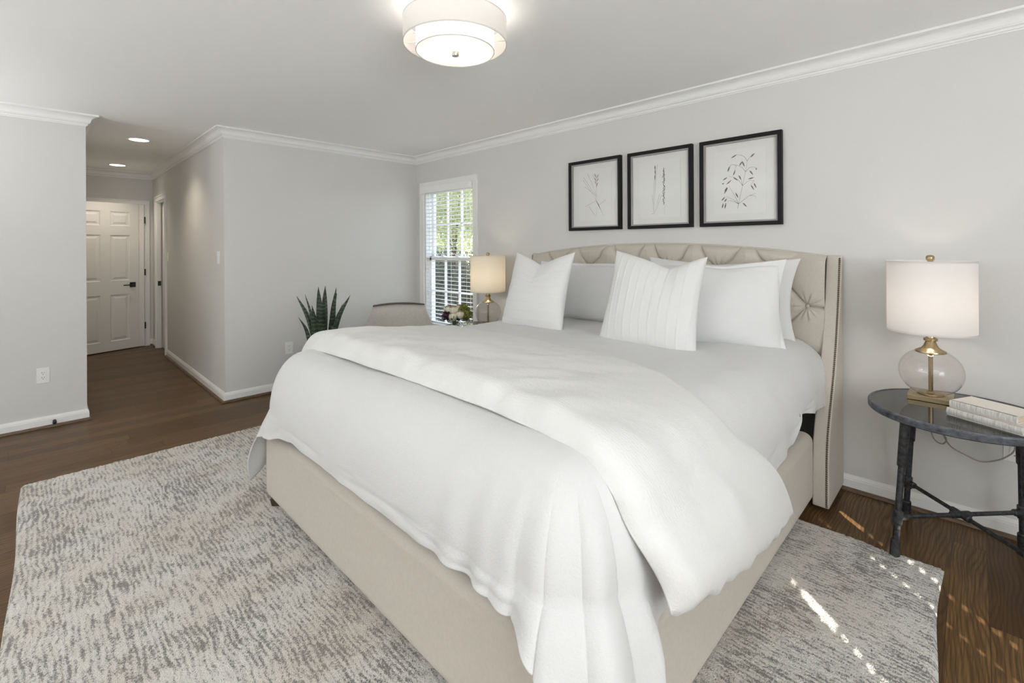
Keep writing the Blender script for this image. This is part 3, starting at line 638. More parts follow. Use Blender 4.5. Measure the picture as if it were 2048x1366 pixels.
# ------------------------------------------------------------------ duvet (covers the bed, hangs at the foot and sides)
ZT = 0.805; RA = 0.200; RB = 0.27
OX, OY0, OY1, RC = 0.812, 0.580, 2.712, 0.205
def ztop(x, y):
    return ZT+0.012*math.cos((y-CYB)*1.2)+0.010*nz(x, y, 1.0, 2.2)+0.004*nz(x, y, 4.0, 7)+0.022*sstep(2.5, 3.0, x)
def duvet():
    # outline path: head-left -> foot-left -> foot-right -> head-right; (point, normal, hem height, flare, folds)
    path = []
    for x in np.linspace(3.03, OX+RC, 150): path.append((x, OY1, 0, 1))
    for a in np.linspace(90, 180, 46)[1:]: a = math.radians(a); path.append((OX+RC+RC*math.cos(a), OY1-RC+RC*math.sin(a), math.cos(a), math.sin(a)))
    for y in np.linspace(OY1-RC, OY0+RC, 170)[1:]: path.append((OX, y, -1, 0))
    for a in np.linspace(180, 270, 90)[1:]: a = math.radians(a); path.append((OX+RC+RC*math.cos(a), OY0+RC+RC*math.sin(a), math.cos(a), math.sin(a)))
    for x in np.linspace(OX+RC, 3.03, 150)[1:]: path.append((x, OY0, 0, -1))
    hemR = [(1.01, 0.44), (1.04, 0.45), (1.4, 0.45), (1.9, 0.43), (2.03, 0.445), (2.16, 0.475), (2.34, 0.488), (2.43, 0.560), (2.50, 0.582), (2.58, 0.568), (2.73, 0.525), (3.05, 0.52)]
    hemF = [(0.78, 0.480), (0.95, 0.480), (1.2, 0.478), (1.5, 0.478), (1.85, 0.480), (2.2, 0.487), (2.35, 0.465), (2.452, 0.43)]
    rows = []
    s_acc = 0; prev = None
    for (x, y, nx_, ny_) in path:
        if prev is not None: s_acc += math.hypot(x-prev[0], y-prev[1])
        prev = (x, y)
        cr = nx_ < -0.001 and ny_ < -0.001; cl = nx_ < -0.001 and ny_ > 0.001
        if ny_ <= -0.999: zh = lerp_tab(hemR, x); 
        elif nx_ <= -0.999: zh = lerp_tab(hemF, y)
        elif cr: t = math.atan2(-ny_, -nx_)/(PI/2); zh = lerp_tab([(0, 0.480), (0.12, 0.475), (0.26, 0.43), (0.38, 0.33), (0.52, 0.20), (0.78, 0.20), (0.88, 0.28), (0.94, 0.40), (1.0, 0.44)], t)
        elif cl: t = math.atan2(ny_, -nx_)/(PI/2); zh = lerp_tab([(0, 0.43), (0.2, 0.412), (0.36, 0.39), (0.46, 0.33), (0.55, 0.20), (0.62, 0.10), (0.72, 0.16), (0.88, 0.31), (1.0, 0.40)], t)
        else: zh = lerp_tab([(1.07, 0.40), (1.4, 0.45), (3.0, 0.5)], x)
        dR = math.hypot(x-(OX+0.06), y-(OY0+0.06)); dL = math.hypot(x-(OX+0.06), y-(OY1-0.06))
        gR = math.exp(-(dR/0.20)**2); gL = math.exp(-(dL/0.20)**2)
        flare = 0.012+0.135*gR+0.16*gL; fe = 1.2-0.65*gR-0.3*gL; ra = RA; pull = 0.025*gL
        fold = gR*(0.026*math.sin(s_acc*52+0.4)+0.036*abs(math.sin(s_acc*37+1))**0.7)+gL*(0.012*math.sin(s_acc*38)+0.006*math.sin(s_acc*70+1))
        gF = math.exp(-((y-0.95)/0.22)**2) if nx_ <= -0.999 else 0
        fold += gF*0.012*math.sin(s_acc*40+0.9)+0.005*nz(s_acc, 0, 3, 4)+0.003*nz(s_acc, 2, 3, 11)
        fold += (0.008*math.sin(s_acc*26+2)*sstep(1.9, 2.2, x) if ny_ <= -0.999 else 0)
        zh += 0.005*nz(s_acc, 1, 0, 4)+0.002*nz(s_acc, 3, 0, 14)
        ax, ay = min(max(x, 1.35), 2.95), CYB
        col = []
        rb = RB if ny_ > -0.999 else lerp_tab([(1.9, RB), (2.15, 0.25), (2.7, 0.20), (3.1, 0.19)], x)
        rb = min(rb, ZT-zh-0.01)
        ix, iy = x-nx_*ra, y-ny_*ra
        for t in np.linspace(0, 1, 46)[:-1]:
            px, py = ax+(ix-ax)*t, ay+(iy-ay)*t; col.append((px, py, ztop(px, py)))
        zt = ztop(ix, iy)
        for th in np.linspace(0, PI/2, 16)[:-1]:
            k = math.sin(th); r = ra*k-pull*k*k; f = (fold*0.35+0.0)*k**3
            px, py = ix+nx_*(r+f), iy+ny_*(r+f); col.append((px, py, zt-rb*(1-math.cos(th))+0.004*nz(px, py, 2, 6)))
        for q in np.linspace(0, 1, 30):
            zz = zt-rb+(zh-(zt-rb))*q; dq = min(1.2, (zt-rb-zz)/0.38)
            o_ = -pull+flare*dq**fe+fold*(0.35+0.65*q)+0.004*nz(s_acc*5, q*2, 1, 1.5)
            col.append((x+nx_*o_, y+ny_*o_, zz))
        rows.append(col)
    b = MB().grid(np.array(rows)); o = b.build('duvet', 'white_duvet', smooth=True, recalc=False)
    bm = bmesh.new(); bm.from_mesh(o.data); bmesh.ops.remove_doubles(bm, verts=bm.verts, dist=0.0008); bmesh.ops.dissolve_degenerate(bm, edges=bm.edges, dist=0.0001); bm.to_mesh(o.data); bm.free(); o.data.polygons.foreach_set('use_smooth', [True]*len(o.data.polygons))
    m_ = o.modifiers.new('solid', 'SOLIDIFY'); m_.thickness = 0.007; m_.offset = -1; m_.use_quality_normals = False
    return tag(o, 'smooth white duvet spread over the whole bed, hanging at the foot', 'duvet')
duvet()

# ------------------------------------------------------------------ folded gauze comforter across the foot half
def comforter():
    S = scurve([(2.800, 0.50), (2.778, 0.60), (2.730, 0.70), (2.655, 0.775), (2.52, 0.812), (2.3, 0.826), (1.645, 0.832), (1.0, 0.826), (0.80, 0.812), (0.700, 0.790), (0.640, 0.752), (0.595, 0.692), (0.550, 0.630), (0.515, 0.565), (0.495, 0.50), (0.485, 0.44), (0.478, 0.385)], 200)
    nu = len(S); d = np.gradient(S, axis=0); d /= np.linalg.norm(d, axis=1)[:, None]; N = np.stack([-d[:, 1], d[:, 0]], 1); N[N[:, 1] < -0.3] *= -1
    N = np.where((N[:, 1:2] < 0) & (S[:, 1:2] > 0.7), -N, N)
    N = np.stack([d[:, 1], -d[:, 0]], 1)          # path runs from +Y to -Y: outward/up
    L = np.concatenate([[0], np.cumsum(np.linalg.norm(np.diff(S, axis=0), axis=1))]); U = L/L[-1]
    top = [(0.0, 1.06), (0.1, 1.05), (0.3, 1.045), (0.6, 1.045), (0.70, 1.045), (0.785, 1.03), (0.822, 1.02), (0.876, 1.005), (0.904, 0.99), (0.931, 0.985), (0.956, 1.0), (1.0, 1.02)]
    back = [(0.0, 2.05), (0.157, 2.0), (0.5, 1.98), (0.66, 1.93), (0.74, 1.85), (0.785, 1.77), (0.822, 1.70), (0.848, 1.68), (0.876, 1.71), (0.904, 1.78), (0.931, 1.85), (0.956, 1.89), (1.0, 1.94)]
    def sm(tab): 
        v = np.array([lerp_tab(tab, u) for u in U]); k = np.hanning(15); k /= k.sum(); return np.convolve(np.pad(v, 7, 'edge'), k, 'valid')
    xf, xb = sm(top), sm(back)
    nv = 72; vs = np.linspace(0, 1, nv); ring_n = 2*nv; G = np.zeros((nu, ring_n, 3))
    for i in range(nu):
        u = U[i]; W = xb[i]-xf[i]
        endr = min(1, math.sqrt(max(0, 1-(1-min(1, (1-u)/0.035))**2)))*min(1, math.sqrt(max(0, 1-(1-min(1, u/0.035))**2)))
        endr = 0.12+0.88*endr
        for j in range(nv):
            v = 0.5-0.5*math.cos(PI*vs[j]); x = xf[i]+W*v
            ie = (U[i]*(1-0.050*(1-v)**1.6))*L[-1]; Sy, Sz = np.interp(ie, L, S[:, 0]), np.interp(ie, L, S[:, 1]); Ny, Nz = np.interp(ie, L, N[:, 0]), np.interp(ie, L, N[:, 1])
            dist = v*W
            roll = math.sqrt(max(0, 1-(1-min(1, dist/0.070))**2)); tail = math.sqrt(max(0, 1-(1-min(1, (1-v)*W/0.06))**2))
            T = lerp_tab([(0.0, 0.094), (0.20, 0.094), (0.45, 0.070), (0.75, 0.045), (1.0, 0.020)], v)
            T *= lerp_tab([(0, 0.9), (0.1, 1.08), (0.3, 1.0), (0.6, 0.86), (0.76, 0.75), (1.0, 0.60)], u)
            puck = math.exp(-((v-0.0)/0.05)**2)*0.006*math.sin(L[i]*38+2*nz(L[i], 0, 5, 4))
            hemp = sstep(0.955, 1.0, u)
            w = 0.020*nz(x, S[i, 0], S[i, 1], 3.0)+0.008*nz(x*0.5+S[i, 0], (x-S[i, 0])*0.35, 3, 9)+0.007*nz(x, S[i, 0], S[i, 1]+9, 7.5)+0.0022*nz(x, S[i, 0], S[i, 1]+4, 22)
            w += 0.010*nz(x*0.6, L[i], 7, 9)*sstep(0.78, 0.9, u)*sstep(0.35, 0.6, v)
            h = (T+w*min(1, T/0.05)*0.9)*roll*tail*endr+puck*tail*endr
            h = max(h, 0.004)
            xx = x+0.006*nz(L[i], v*3, 1, 5)-0.010*roll*0
            ext = hemp*(0.006*math.sin(x*47+5*nz(x, 0, 0, 4))+0.007*nz(x, 4, 0, 13)+0.004*nz(x, 8, 0, 30))
            dn = np.array([Sy+Ny*h, Sz+Nz*h+ext])
            G[i, j] = (xx, dn[0], dn[1])
            lo = 0.0
            G[i, ring_n-1-j] = (xx, Sy, Sz+ext)
    b = MB().grid(G, closed_v=True); k = ring_n
    b.f.append(tuple(range(k))); b.f.append(tuple(range((nu-1)*k+k-1, (nu-1)*k-1, -1))); b.mi += [0, 0]
    o = b.build('folded_comforter', 'white_gauze', smooth=True)
    return tag(o, 'puffy white ribbed gauze comforter folded across the foot half of the bed', 'comforter')
comforter()

# ------------------------------------------------------------------ pillows
def pillow(name, material, w, h, t, pinch=0.07, dip=0.0, dipx=0.0, flange=0.0, ridge=None, seed=0, n=84, slump=0.0, taper=0.0):
    n = 190 if ridge else n; us = np.sin(np.linspace(-1, 1, n)*PI/2*0.999); fr = np.zeros((n, n, 3)); bk = np.zeros((n, n, 3))
    for i, u in enumerate(us):
        for j, v in enumerate(us):
            iw, ih = w/2-flange, h/2-flange
            px = u*w/2*(1-pinch*(1-v*v)*abs(u)**0.5)*(1-taper*(v+1)/2); py = v*h/2*(1-pinch*(1-u*u)*abs(v)**0.5)
            uu = min(1, abs(px)/iw) if flange else abs(u); vv = min(1, abs(py)/ih) if flange else abs(v)
            f = max(0, (1-uu**2.4)*(1-vv**2.4))**0.46
            dp = dip*math.exp(-abs((u-dipx)/0.62)**1.25)*sstep(-0.35, 1.0, v)
            crease = 1-0.30*(dip > 0)*math.exp(-((u-dipx)/0.38)**2)*sstep(-0.1, 1.0, v)
            low = 1+0.18*(-v)*0.5
            wr = 0.006*nz(px, py, seed, 7)+0.003*nz(px, py, seed+5, 18)
            z = t/2*f*crease*low+wr*f
            wv = 0.007*math.sin(px*19+py*15+seed)*sstep(0.86, 1.0, max(uu, vv)) if flange else 0.0
            if flange: z = max(z, 0.0025)
            rd = 0
            if ridge:
                q = (px if ridge[0] == 'x' else py+dp*0.6)+0.5; m_ = (q % ridge[1])-ridge[1]/2; rd = ridge[2]*math.exp(-(m_/0.0045)**2)*min(1, f*1.6)
            yy = py-dp+h/2
            yy -= slump*abs(u)**3*(v < 0)*(-v)*0
            fr[i, j] = (px, yy, z+rd+wv); bk[i, j] = (px, yy, -z*0.85+wv)
    if flange:
        pass
    b = MB().grid(fr); b.grid(bk, flip=True); me_o = b.build(name, material, smooth=True, recalc=False)
    bm = bmesh.new(); bm.from_mesh(me_o.data); bmesh.ops.remove_doubles(bm, verts=bm.verts, dist=0.0006); bmesh.ops.recalc_face_normals(bm, faces=bm.faces); bm.to_mesh(me_o.data); bm.free()
    return me_o
def place(o, x, y, z, lean, yaw=0.0, roll=0.0):
    a = math.radians(lean)
    Mx = Matrix(((0, math.sin(a), -math.cos(a), 0), (-1, 0, 0, 0), (0, math.cos(a), math.sin(a), 0), (0, 0, 0, 1)))
    o.matrix_world = Matrix.Translation((x, y, z)) @ Matrix.Rotation(math.radians(yaw), 4, 'Z') @ Mx @ Matrix.Rotation(math.radians(roll), 4, 'Z')
def pil(name, label, group, args, pos): o = pillow(name, *args[0], **args[1]); place(o, *pos); return tag(o, label, 'pillow', group)
pil('bed_pillow', 'white sham pillow behind the two striped throw pillows, left of centre', 'white sham pillows', (('white_sham', 0.92, 0.46, 0.19), dict(pinch=0.05, flange=0.03, seed=2)), (2.80, 2.08, 0.805, 15, 0))
pil('bed_pillow', 'white pillow leaning on the headboard behind the big flanged sham', 'white sham pillows', (('white_pillow', 0.93, 0.50, 0.15), dict(pinch=0.10, dip=0.025, seed=8)), (2.955, 1.165, 0.800, 8, 0))
pil('bed_pillow', 'large white flanged sham pillow at the right end of the bed', 'white sham pillows', (('white_sham', 0.89, 0.53, 0.19), dict(pinch=0.085, dip=0.03, dipx=0.3, flange=0.035, seed=5)), (2.655, 1.13, 0.775, 12, 13, 1))
pil('throw_pillow', 'square white throw pillow with horizontal tucks, left of the two', 'white throw pillows', (('white_pillow', 0.572, 0.585, 0.17), dict(pinch=0.080, dip=0.085, dipx=0.0, ridge=('y', 0.062, 0.0017), seed=12, taper=0.045)), (2.405, 2.210, 0.780, 17, 0, 0))
pil('throw_pillow', 'square white throw pillow with vertical tucks, in front of the big sham', 'white throw pillows', (('white_pillow', 0.60, 0.59, 0.18), dict(pinch=0.080, dip=0.085, dipx=0.30, ridge=('x', 0.052, 0.0030), seed=21, taper=0.055)), (2.380, 1.325, 0.775, 17, 1, -1.5))

# ------------------------------------------------------------------ side tables of iron pipe with a glass top
def side_table(name, label, x, y):
    t = thing(name, label, 'side table', (x, y, 0), 0, 'round pipe-leg side tables')
    R, zt = 0.318, 0.640
    MB().lathe([(0, zt-0.006), (R-0.012, zt-0.006), (R-0.012, zt), (0, zt)], n=96).build('table_top', 'smoked_glass', t)
    MB().lathe([(R-0.0118, zt-0.030), (R-0.0118, zt+0.0015), (R-0.004, zt+0.002), (R, zt-0.003), (R, zt-0.026), (R-0.004, zt-0.030)], n=96, closed=True).build('rim', 'zinc', t, smooth=False, auto=35)
    q = MB(); ft = 0.022; jz = 0.185; J = []
    for sx, sy in ((-1, 1), (1, 1), (1, -1), (-1, -1)):
        top = Vector((sx*0.175, sy*(0.165 if sy > 0 else 0.192), zt-0.030)); foot = Vector((sx*0.225, sy*0.200, ft if sx < 0 and sy > 0 and x > 2 and y < 1 else 0.0))
        f = lambda z: foot+(top-foot)*((z-foot.z)/(top.z-foot.z))
        b = MB().tube([f(foot.z), f(zt-0.030)], 0.0125, 14)
        b.tube([f(0.40), f(0.405), f(zt-0.035)], [0.0150, 0.0175, 0.0185], 14).tube([f(foot.z), f(0.085), f(0.09)], [0.0185, 0.0185, 0.014], 14).tube([f(jz-0.030), f(jz-0.027), f(jz+0.027), f(jz+0.030)], [0.015, 0.018, 0.018, 0.015], 14)
        b.tube([f(zt-0.042), f(zt-0.0305)], 0.026, 16)
        b.build('leg', 'iron', t, smooth=False, auto=35); J.append(f(jz))
    b = MB()
    for a, c in ((0, 2), (1, 3)):
        p, r = J[a], J[c]; d = (r-p).normalized(); o_ = Vector((0, 0, 0.006 if a == 0 else -0.006))*0
        b.tube([p, r], 0.0088, 12)
        for s, e in ((p, d), (r, -d)): b.tube([s+e*0.012, s+e*0.038, s+e*0.042], [0.0145, 0.0145, 0.010], 12)
        c0 = (p+r)/2; b.tube([c0-d*0.045, c0-d*0.041, c0+d*0.041, c0+d*0.045], [0.010, 0.0140, 0.0140, 0.010], 12)
    b.build('cross_brace', 'iron', t, auto=35)
    return t
side_table('side_table', 'round glass-topped iron pipe table at the right of the bed', 2.835, 0.055)
side_table('side_table', 'round iron pipe table mostly hidden behind the far side of the bed', 2.815, 3.235)

def table_lamp(label, x, y, z, shade_mat, energy, colr, sr=0.162):
    t = thing('table_lamp', label, 'table lamp', (x, y, z), 0, 'glass globe table lamps')
    MB().box((-0.080, -0.080, 0), (0.080, 0.080, 0.022)).lathe([(0, 0.0221), (0.050, 0.0221), (0.050, 0.026), (0.044, 0.028), (0, 0.028)], n=40).build('lamp_base', 'brass', t, bevel=0.0015)
    gp = [(0.048, 0.0285)]
    for a in np.linspace(-66, 66, 40): a = math.radians(a); gp.append((0.119*math.cos(a)**0.9, 0.126+0.107*math.sin(a)))
    inner = [(r-0.003, zz) for r, zz in reversed(gp)]
    MB().lathe(gp, n=72).build('glass_globe', 'globe_glass', t, smooth=True)
    MB().lathe([(0, 0.028), (0.016, 0.028), (0.012, 0.034), (0.0085, 0.036), (0.0085, 0.205), (0.014, 0.208), (0.014, 0.214), (0, 0.214)], n=24).build('rod', 'brass', t, smooth=False, auto=35)
    MB().lathe([(0.0, 0.214), (0.052, 0.2155), (0.058, 0.219), (0.057, 0.225), (0.046, 0.231), (0.034, 0.238), (0.026, 0.250), (0.021, 0.264), (0.019, 0.270), (0.026, 0.273), (0.026, 0.284), (0.018, 0.287), (0.016, 0.300), (0.012, 0.302), (0.012, 0.33), (0.018, 0.335), (0.018, 0.39), (0.0, 0.392)], n=40).build('neck', 'brass', t, auto=30)
    z0, z1 = 0.318, 0.645
    s = MB().lathe([(sr, z0), (sr, z1)], n=96).build('lamp_shade', shade_mat, t, smooth=True)
    for zz in (z0, z1): MB().lathe([(sr+0.0012, zz-0.004), (sr+0.0012, zz+0.004), (sr-0.0015, zz+0.004), (sr-0.0015, zz-0.004)], n=96, closed=True).build('shade_trim', shade_mat, s)
    b = MB()
    for k in range(3):
        a = 2*PI*k/3; b.tube([(0.012*math.cos(a), 0.012*math.sin(a), z1-0.014), ((sr-0.003)*math.cos(a), (sr-0.003)*math.sin(a), z1-0.006)], 0.0016, 6)
    b.lathe([(0.0, z1-0.018), (0.014, z1-0.018), (0.014, z1-0.010), (0, z1-0.010)], n=16)
    for sgn in (-1, 1): b.tube(scurve([(0.012*sgn, 0, 0.345), (0.045*sgn, 0, 0.42), (0.042*sgn, 0, 0.54), (0.006*sgn, 0, z1-0.018)], 20), 0.0016, 6)
    b.build('harp', 'brass', t)
    MB().lathe([(0, z1-0.0095), (0.011, z1-0.0095), (0.011, z1+0.004), (0.015, z1+0.008), (0.0165, z1+0.016), (0.0155, z1+0.025), (0.010, z1+0.030), (0, z1+0.031)], n=24).build('finial', 'brass', t, smooth=True)
    MB().lathe([(0, 0.393), (0.013, 0.393), (0.014, 0.41), (0.027, 0.45), (0.028, 0.475), (0.018, 0.498), (0, 0.503)], n=24).build('bulb', 'bulb_glow', t, smooth=True)
    l = lamp('lamp_light', 'POINT', energy, (0, 0, 0.455), colr, shadow_soft_size=0.035); l.parent = t
    return t
table_lamp('lit glass globe table lamp with white drum shade on the right side table', 2.962, 0.153, 0.6405, 'linen_shade', 4.8, (1.0, 0.92, 0.84))
table_lamp('lit glass globe table lamp with cream shade beside the window', 2.93, 3.205, 0.6405, 'cream_shade', 7.0, (1.0, 0.87, 0.70))

# lamp cord of the right lamp
pts = [(3.00, 0.150, 0.632), (3.06, 0.150, 0.560), (3.12, 0.163, 0.468), (3.12, 0.150, 0.405), (3.12, 0.120, 0.388), (3.12, 0.105, 0.415), (3.12, 0.122, 0.445), (3.125, 0.125, 0.452), (3.13, 0.092, 0.384), (3.14, 0.040, 0.354), (3.15, -0.014, 0.334), (3.15, -0.073, 0.360), (3.15, -0.113, 0.400), (3.152, -0.126, 0.428), (3.165, -0.130, 0.438)]
tag(MB().tube(scurve(pts, 140), 0.0030, 8).lathe([(0, 0), (0.011, 0), (0.011, 0.018), (0.006, 0.028), (0, 0.028)], (0, 0, 0), 12).build('lamp_cord', 'cord', smooth=True), 'clear lamp cord looping below the right side table to the outlet', 'cord')
cdo = bpy.data.objects['lamp_cord']
for v in cdo.data.vertices[-60:]:
    x, y, z = v.co; v.co = (3.181-z*0.8, -0.130+x, 0.440+y)

# books on the right side table
def book(label, x, y, z, ang, L, W, T, rounded):
    t = thing('book', label, 'book', (x, y, z), ang, 'cloth-bound books on the side table')
    # local: spine along +x at y=0, pages towards +y
    MB().box((0, 0.004, T-0.0028), (L, W, T)).box((0, 0.004, 0), (L, W, 0.0028)).build('cover', 'book_cover', t, bevel=0.0008)
    n = 9; r = [(0.0045-0.0045*math.sin(PI*k/n)**0.6 if not rounded else 0.007-0.007*math.sin(PI*k/n)**0.7, T*k/n) for k in range(n+1)]
    g = [[(xx, yy, zz) for yy, zz in r]+[(xx, 0.012, T), (xx, 0.012, 0)] for xx in (0, L)]
    b = MB().grid(np.array(g), closed_v=True); k = n+3; b.f.append(tuple(range(k))); b.f.append(tuple(range(2*k-1, k-1, -1))); b.mi += [0, 0]
    b.build('spine', 'book_spine', t)
    MB().box((0.004, 0.0122, 0.0030), (L-0.004, W-0.005, T-0.0030)).build('pages', 'pages', t)
    return t
sa = math.atan2(-0.205, -0.112)
book('pale cloth-bound book at the bottom of the stack of two on the table', 2.722, 0.092, 0.6405, sa, 0.245, 0.165, 0.033, True)
book('slimmer pale cloth-bound book lying on top of the other book', 2.735, 0.083, 0.6738, sa+0.03, 0.215, 0.148, 0.029, False)

# ------------------------------------------------------------------ outlets and switches
def outlet(label, loc, rz, plug=True):
    t = thing('wall_outlet', label, 'outlet', loc, rz)       # local: plate in x-z plane, facing -y
    MB().box((-0.036, -0.005, -0.058), (0.036, -0.0002, 0.058)).build('cover_plate', 'white_plastic', t, bevel=0.002)
    MB().box((-0.0175, -0.0075, -0.034), (0.0175, -0.0051, 0.034)).build('receptacle', 'white_plastic', t, bevel=0.0012)
    b = MB()
    for zc in (-0.018, 0.018):
        b.box((-0.0078, -0.0078, zc-0.001), (-0.0054, -0.0074, zc+0.009)).box((0.0054, -0.0078, zc), (0.0078, -0.0074, zc+0.008)).lathe([(0, 0), (0.0024, 0)], (0, 0, 0), 10) if False else b.box((-0.0078, -0.0079, zc-0.001), (-0.0054, -0.0076, zc+0.009)).box((0.0054, -0.0079, zc), (0.0078, -0.0076, zc+0.008)).box((-0.0022, -0.0079, zc-0.0105), (0.0022, -0.0076, zc-0.006))
    s = b.build('slots', 'black_metal', t); s['label'] = 'dark socket slots'
    return t
outlet('white outlet low on the left wall above the door stop', (0.037, YA, 0.402), 0)
outlet('white outlet on the far wall half hidden behind the bed corner', (1.722, YF, 0.400), 0)
outlet('white outlet behind the right side table with the cord plugged in', (XH, -0.125, 0.412), -PI/2)
def switch(label, y, z):
    t = thing('light_switch', label, 'switch', (XHR, y, z), -PI/2)
    MB().box((-0.036, -0.006, -0.058), (0.036, -0.0002, 0.058)).build('cover_plate', 'white_plastic', t, bevel=0.002)
    MB().box((-0.016, -0.0095, -0.033), (0.016, -0.0061, 0.033)).build('rocker', 'white_plastic', t, bevel=0.0012)
switch('white light switch near the outer corner of the hall wall', 4.93, 1.282); switch('white light switch beside the pocket door in the hall', 7.262, 1.268)
t = MB().lathe([(0, 0.0), (0.011, 0.0), (0.011, 0.004), (0.0055, 0.007), (0.0055, 0.020), (0.010, 0.026), (0.0125, 0.034), (0.011, 0.042), (0.006, 0.046), (0, 0.046)], (0, 0, 0), 20).build('door_stop', 'black_metal', smooth=True)
t.data.transform(Matrix.Translation((0.098, YA-0.0135, 0.043)) @ Matrix.Rotation(PI/2+0.12, 4, 'X')); tag(t, 'small black door stop knob on the left baseboard', 'door stop')

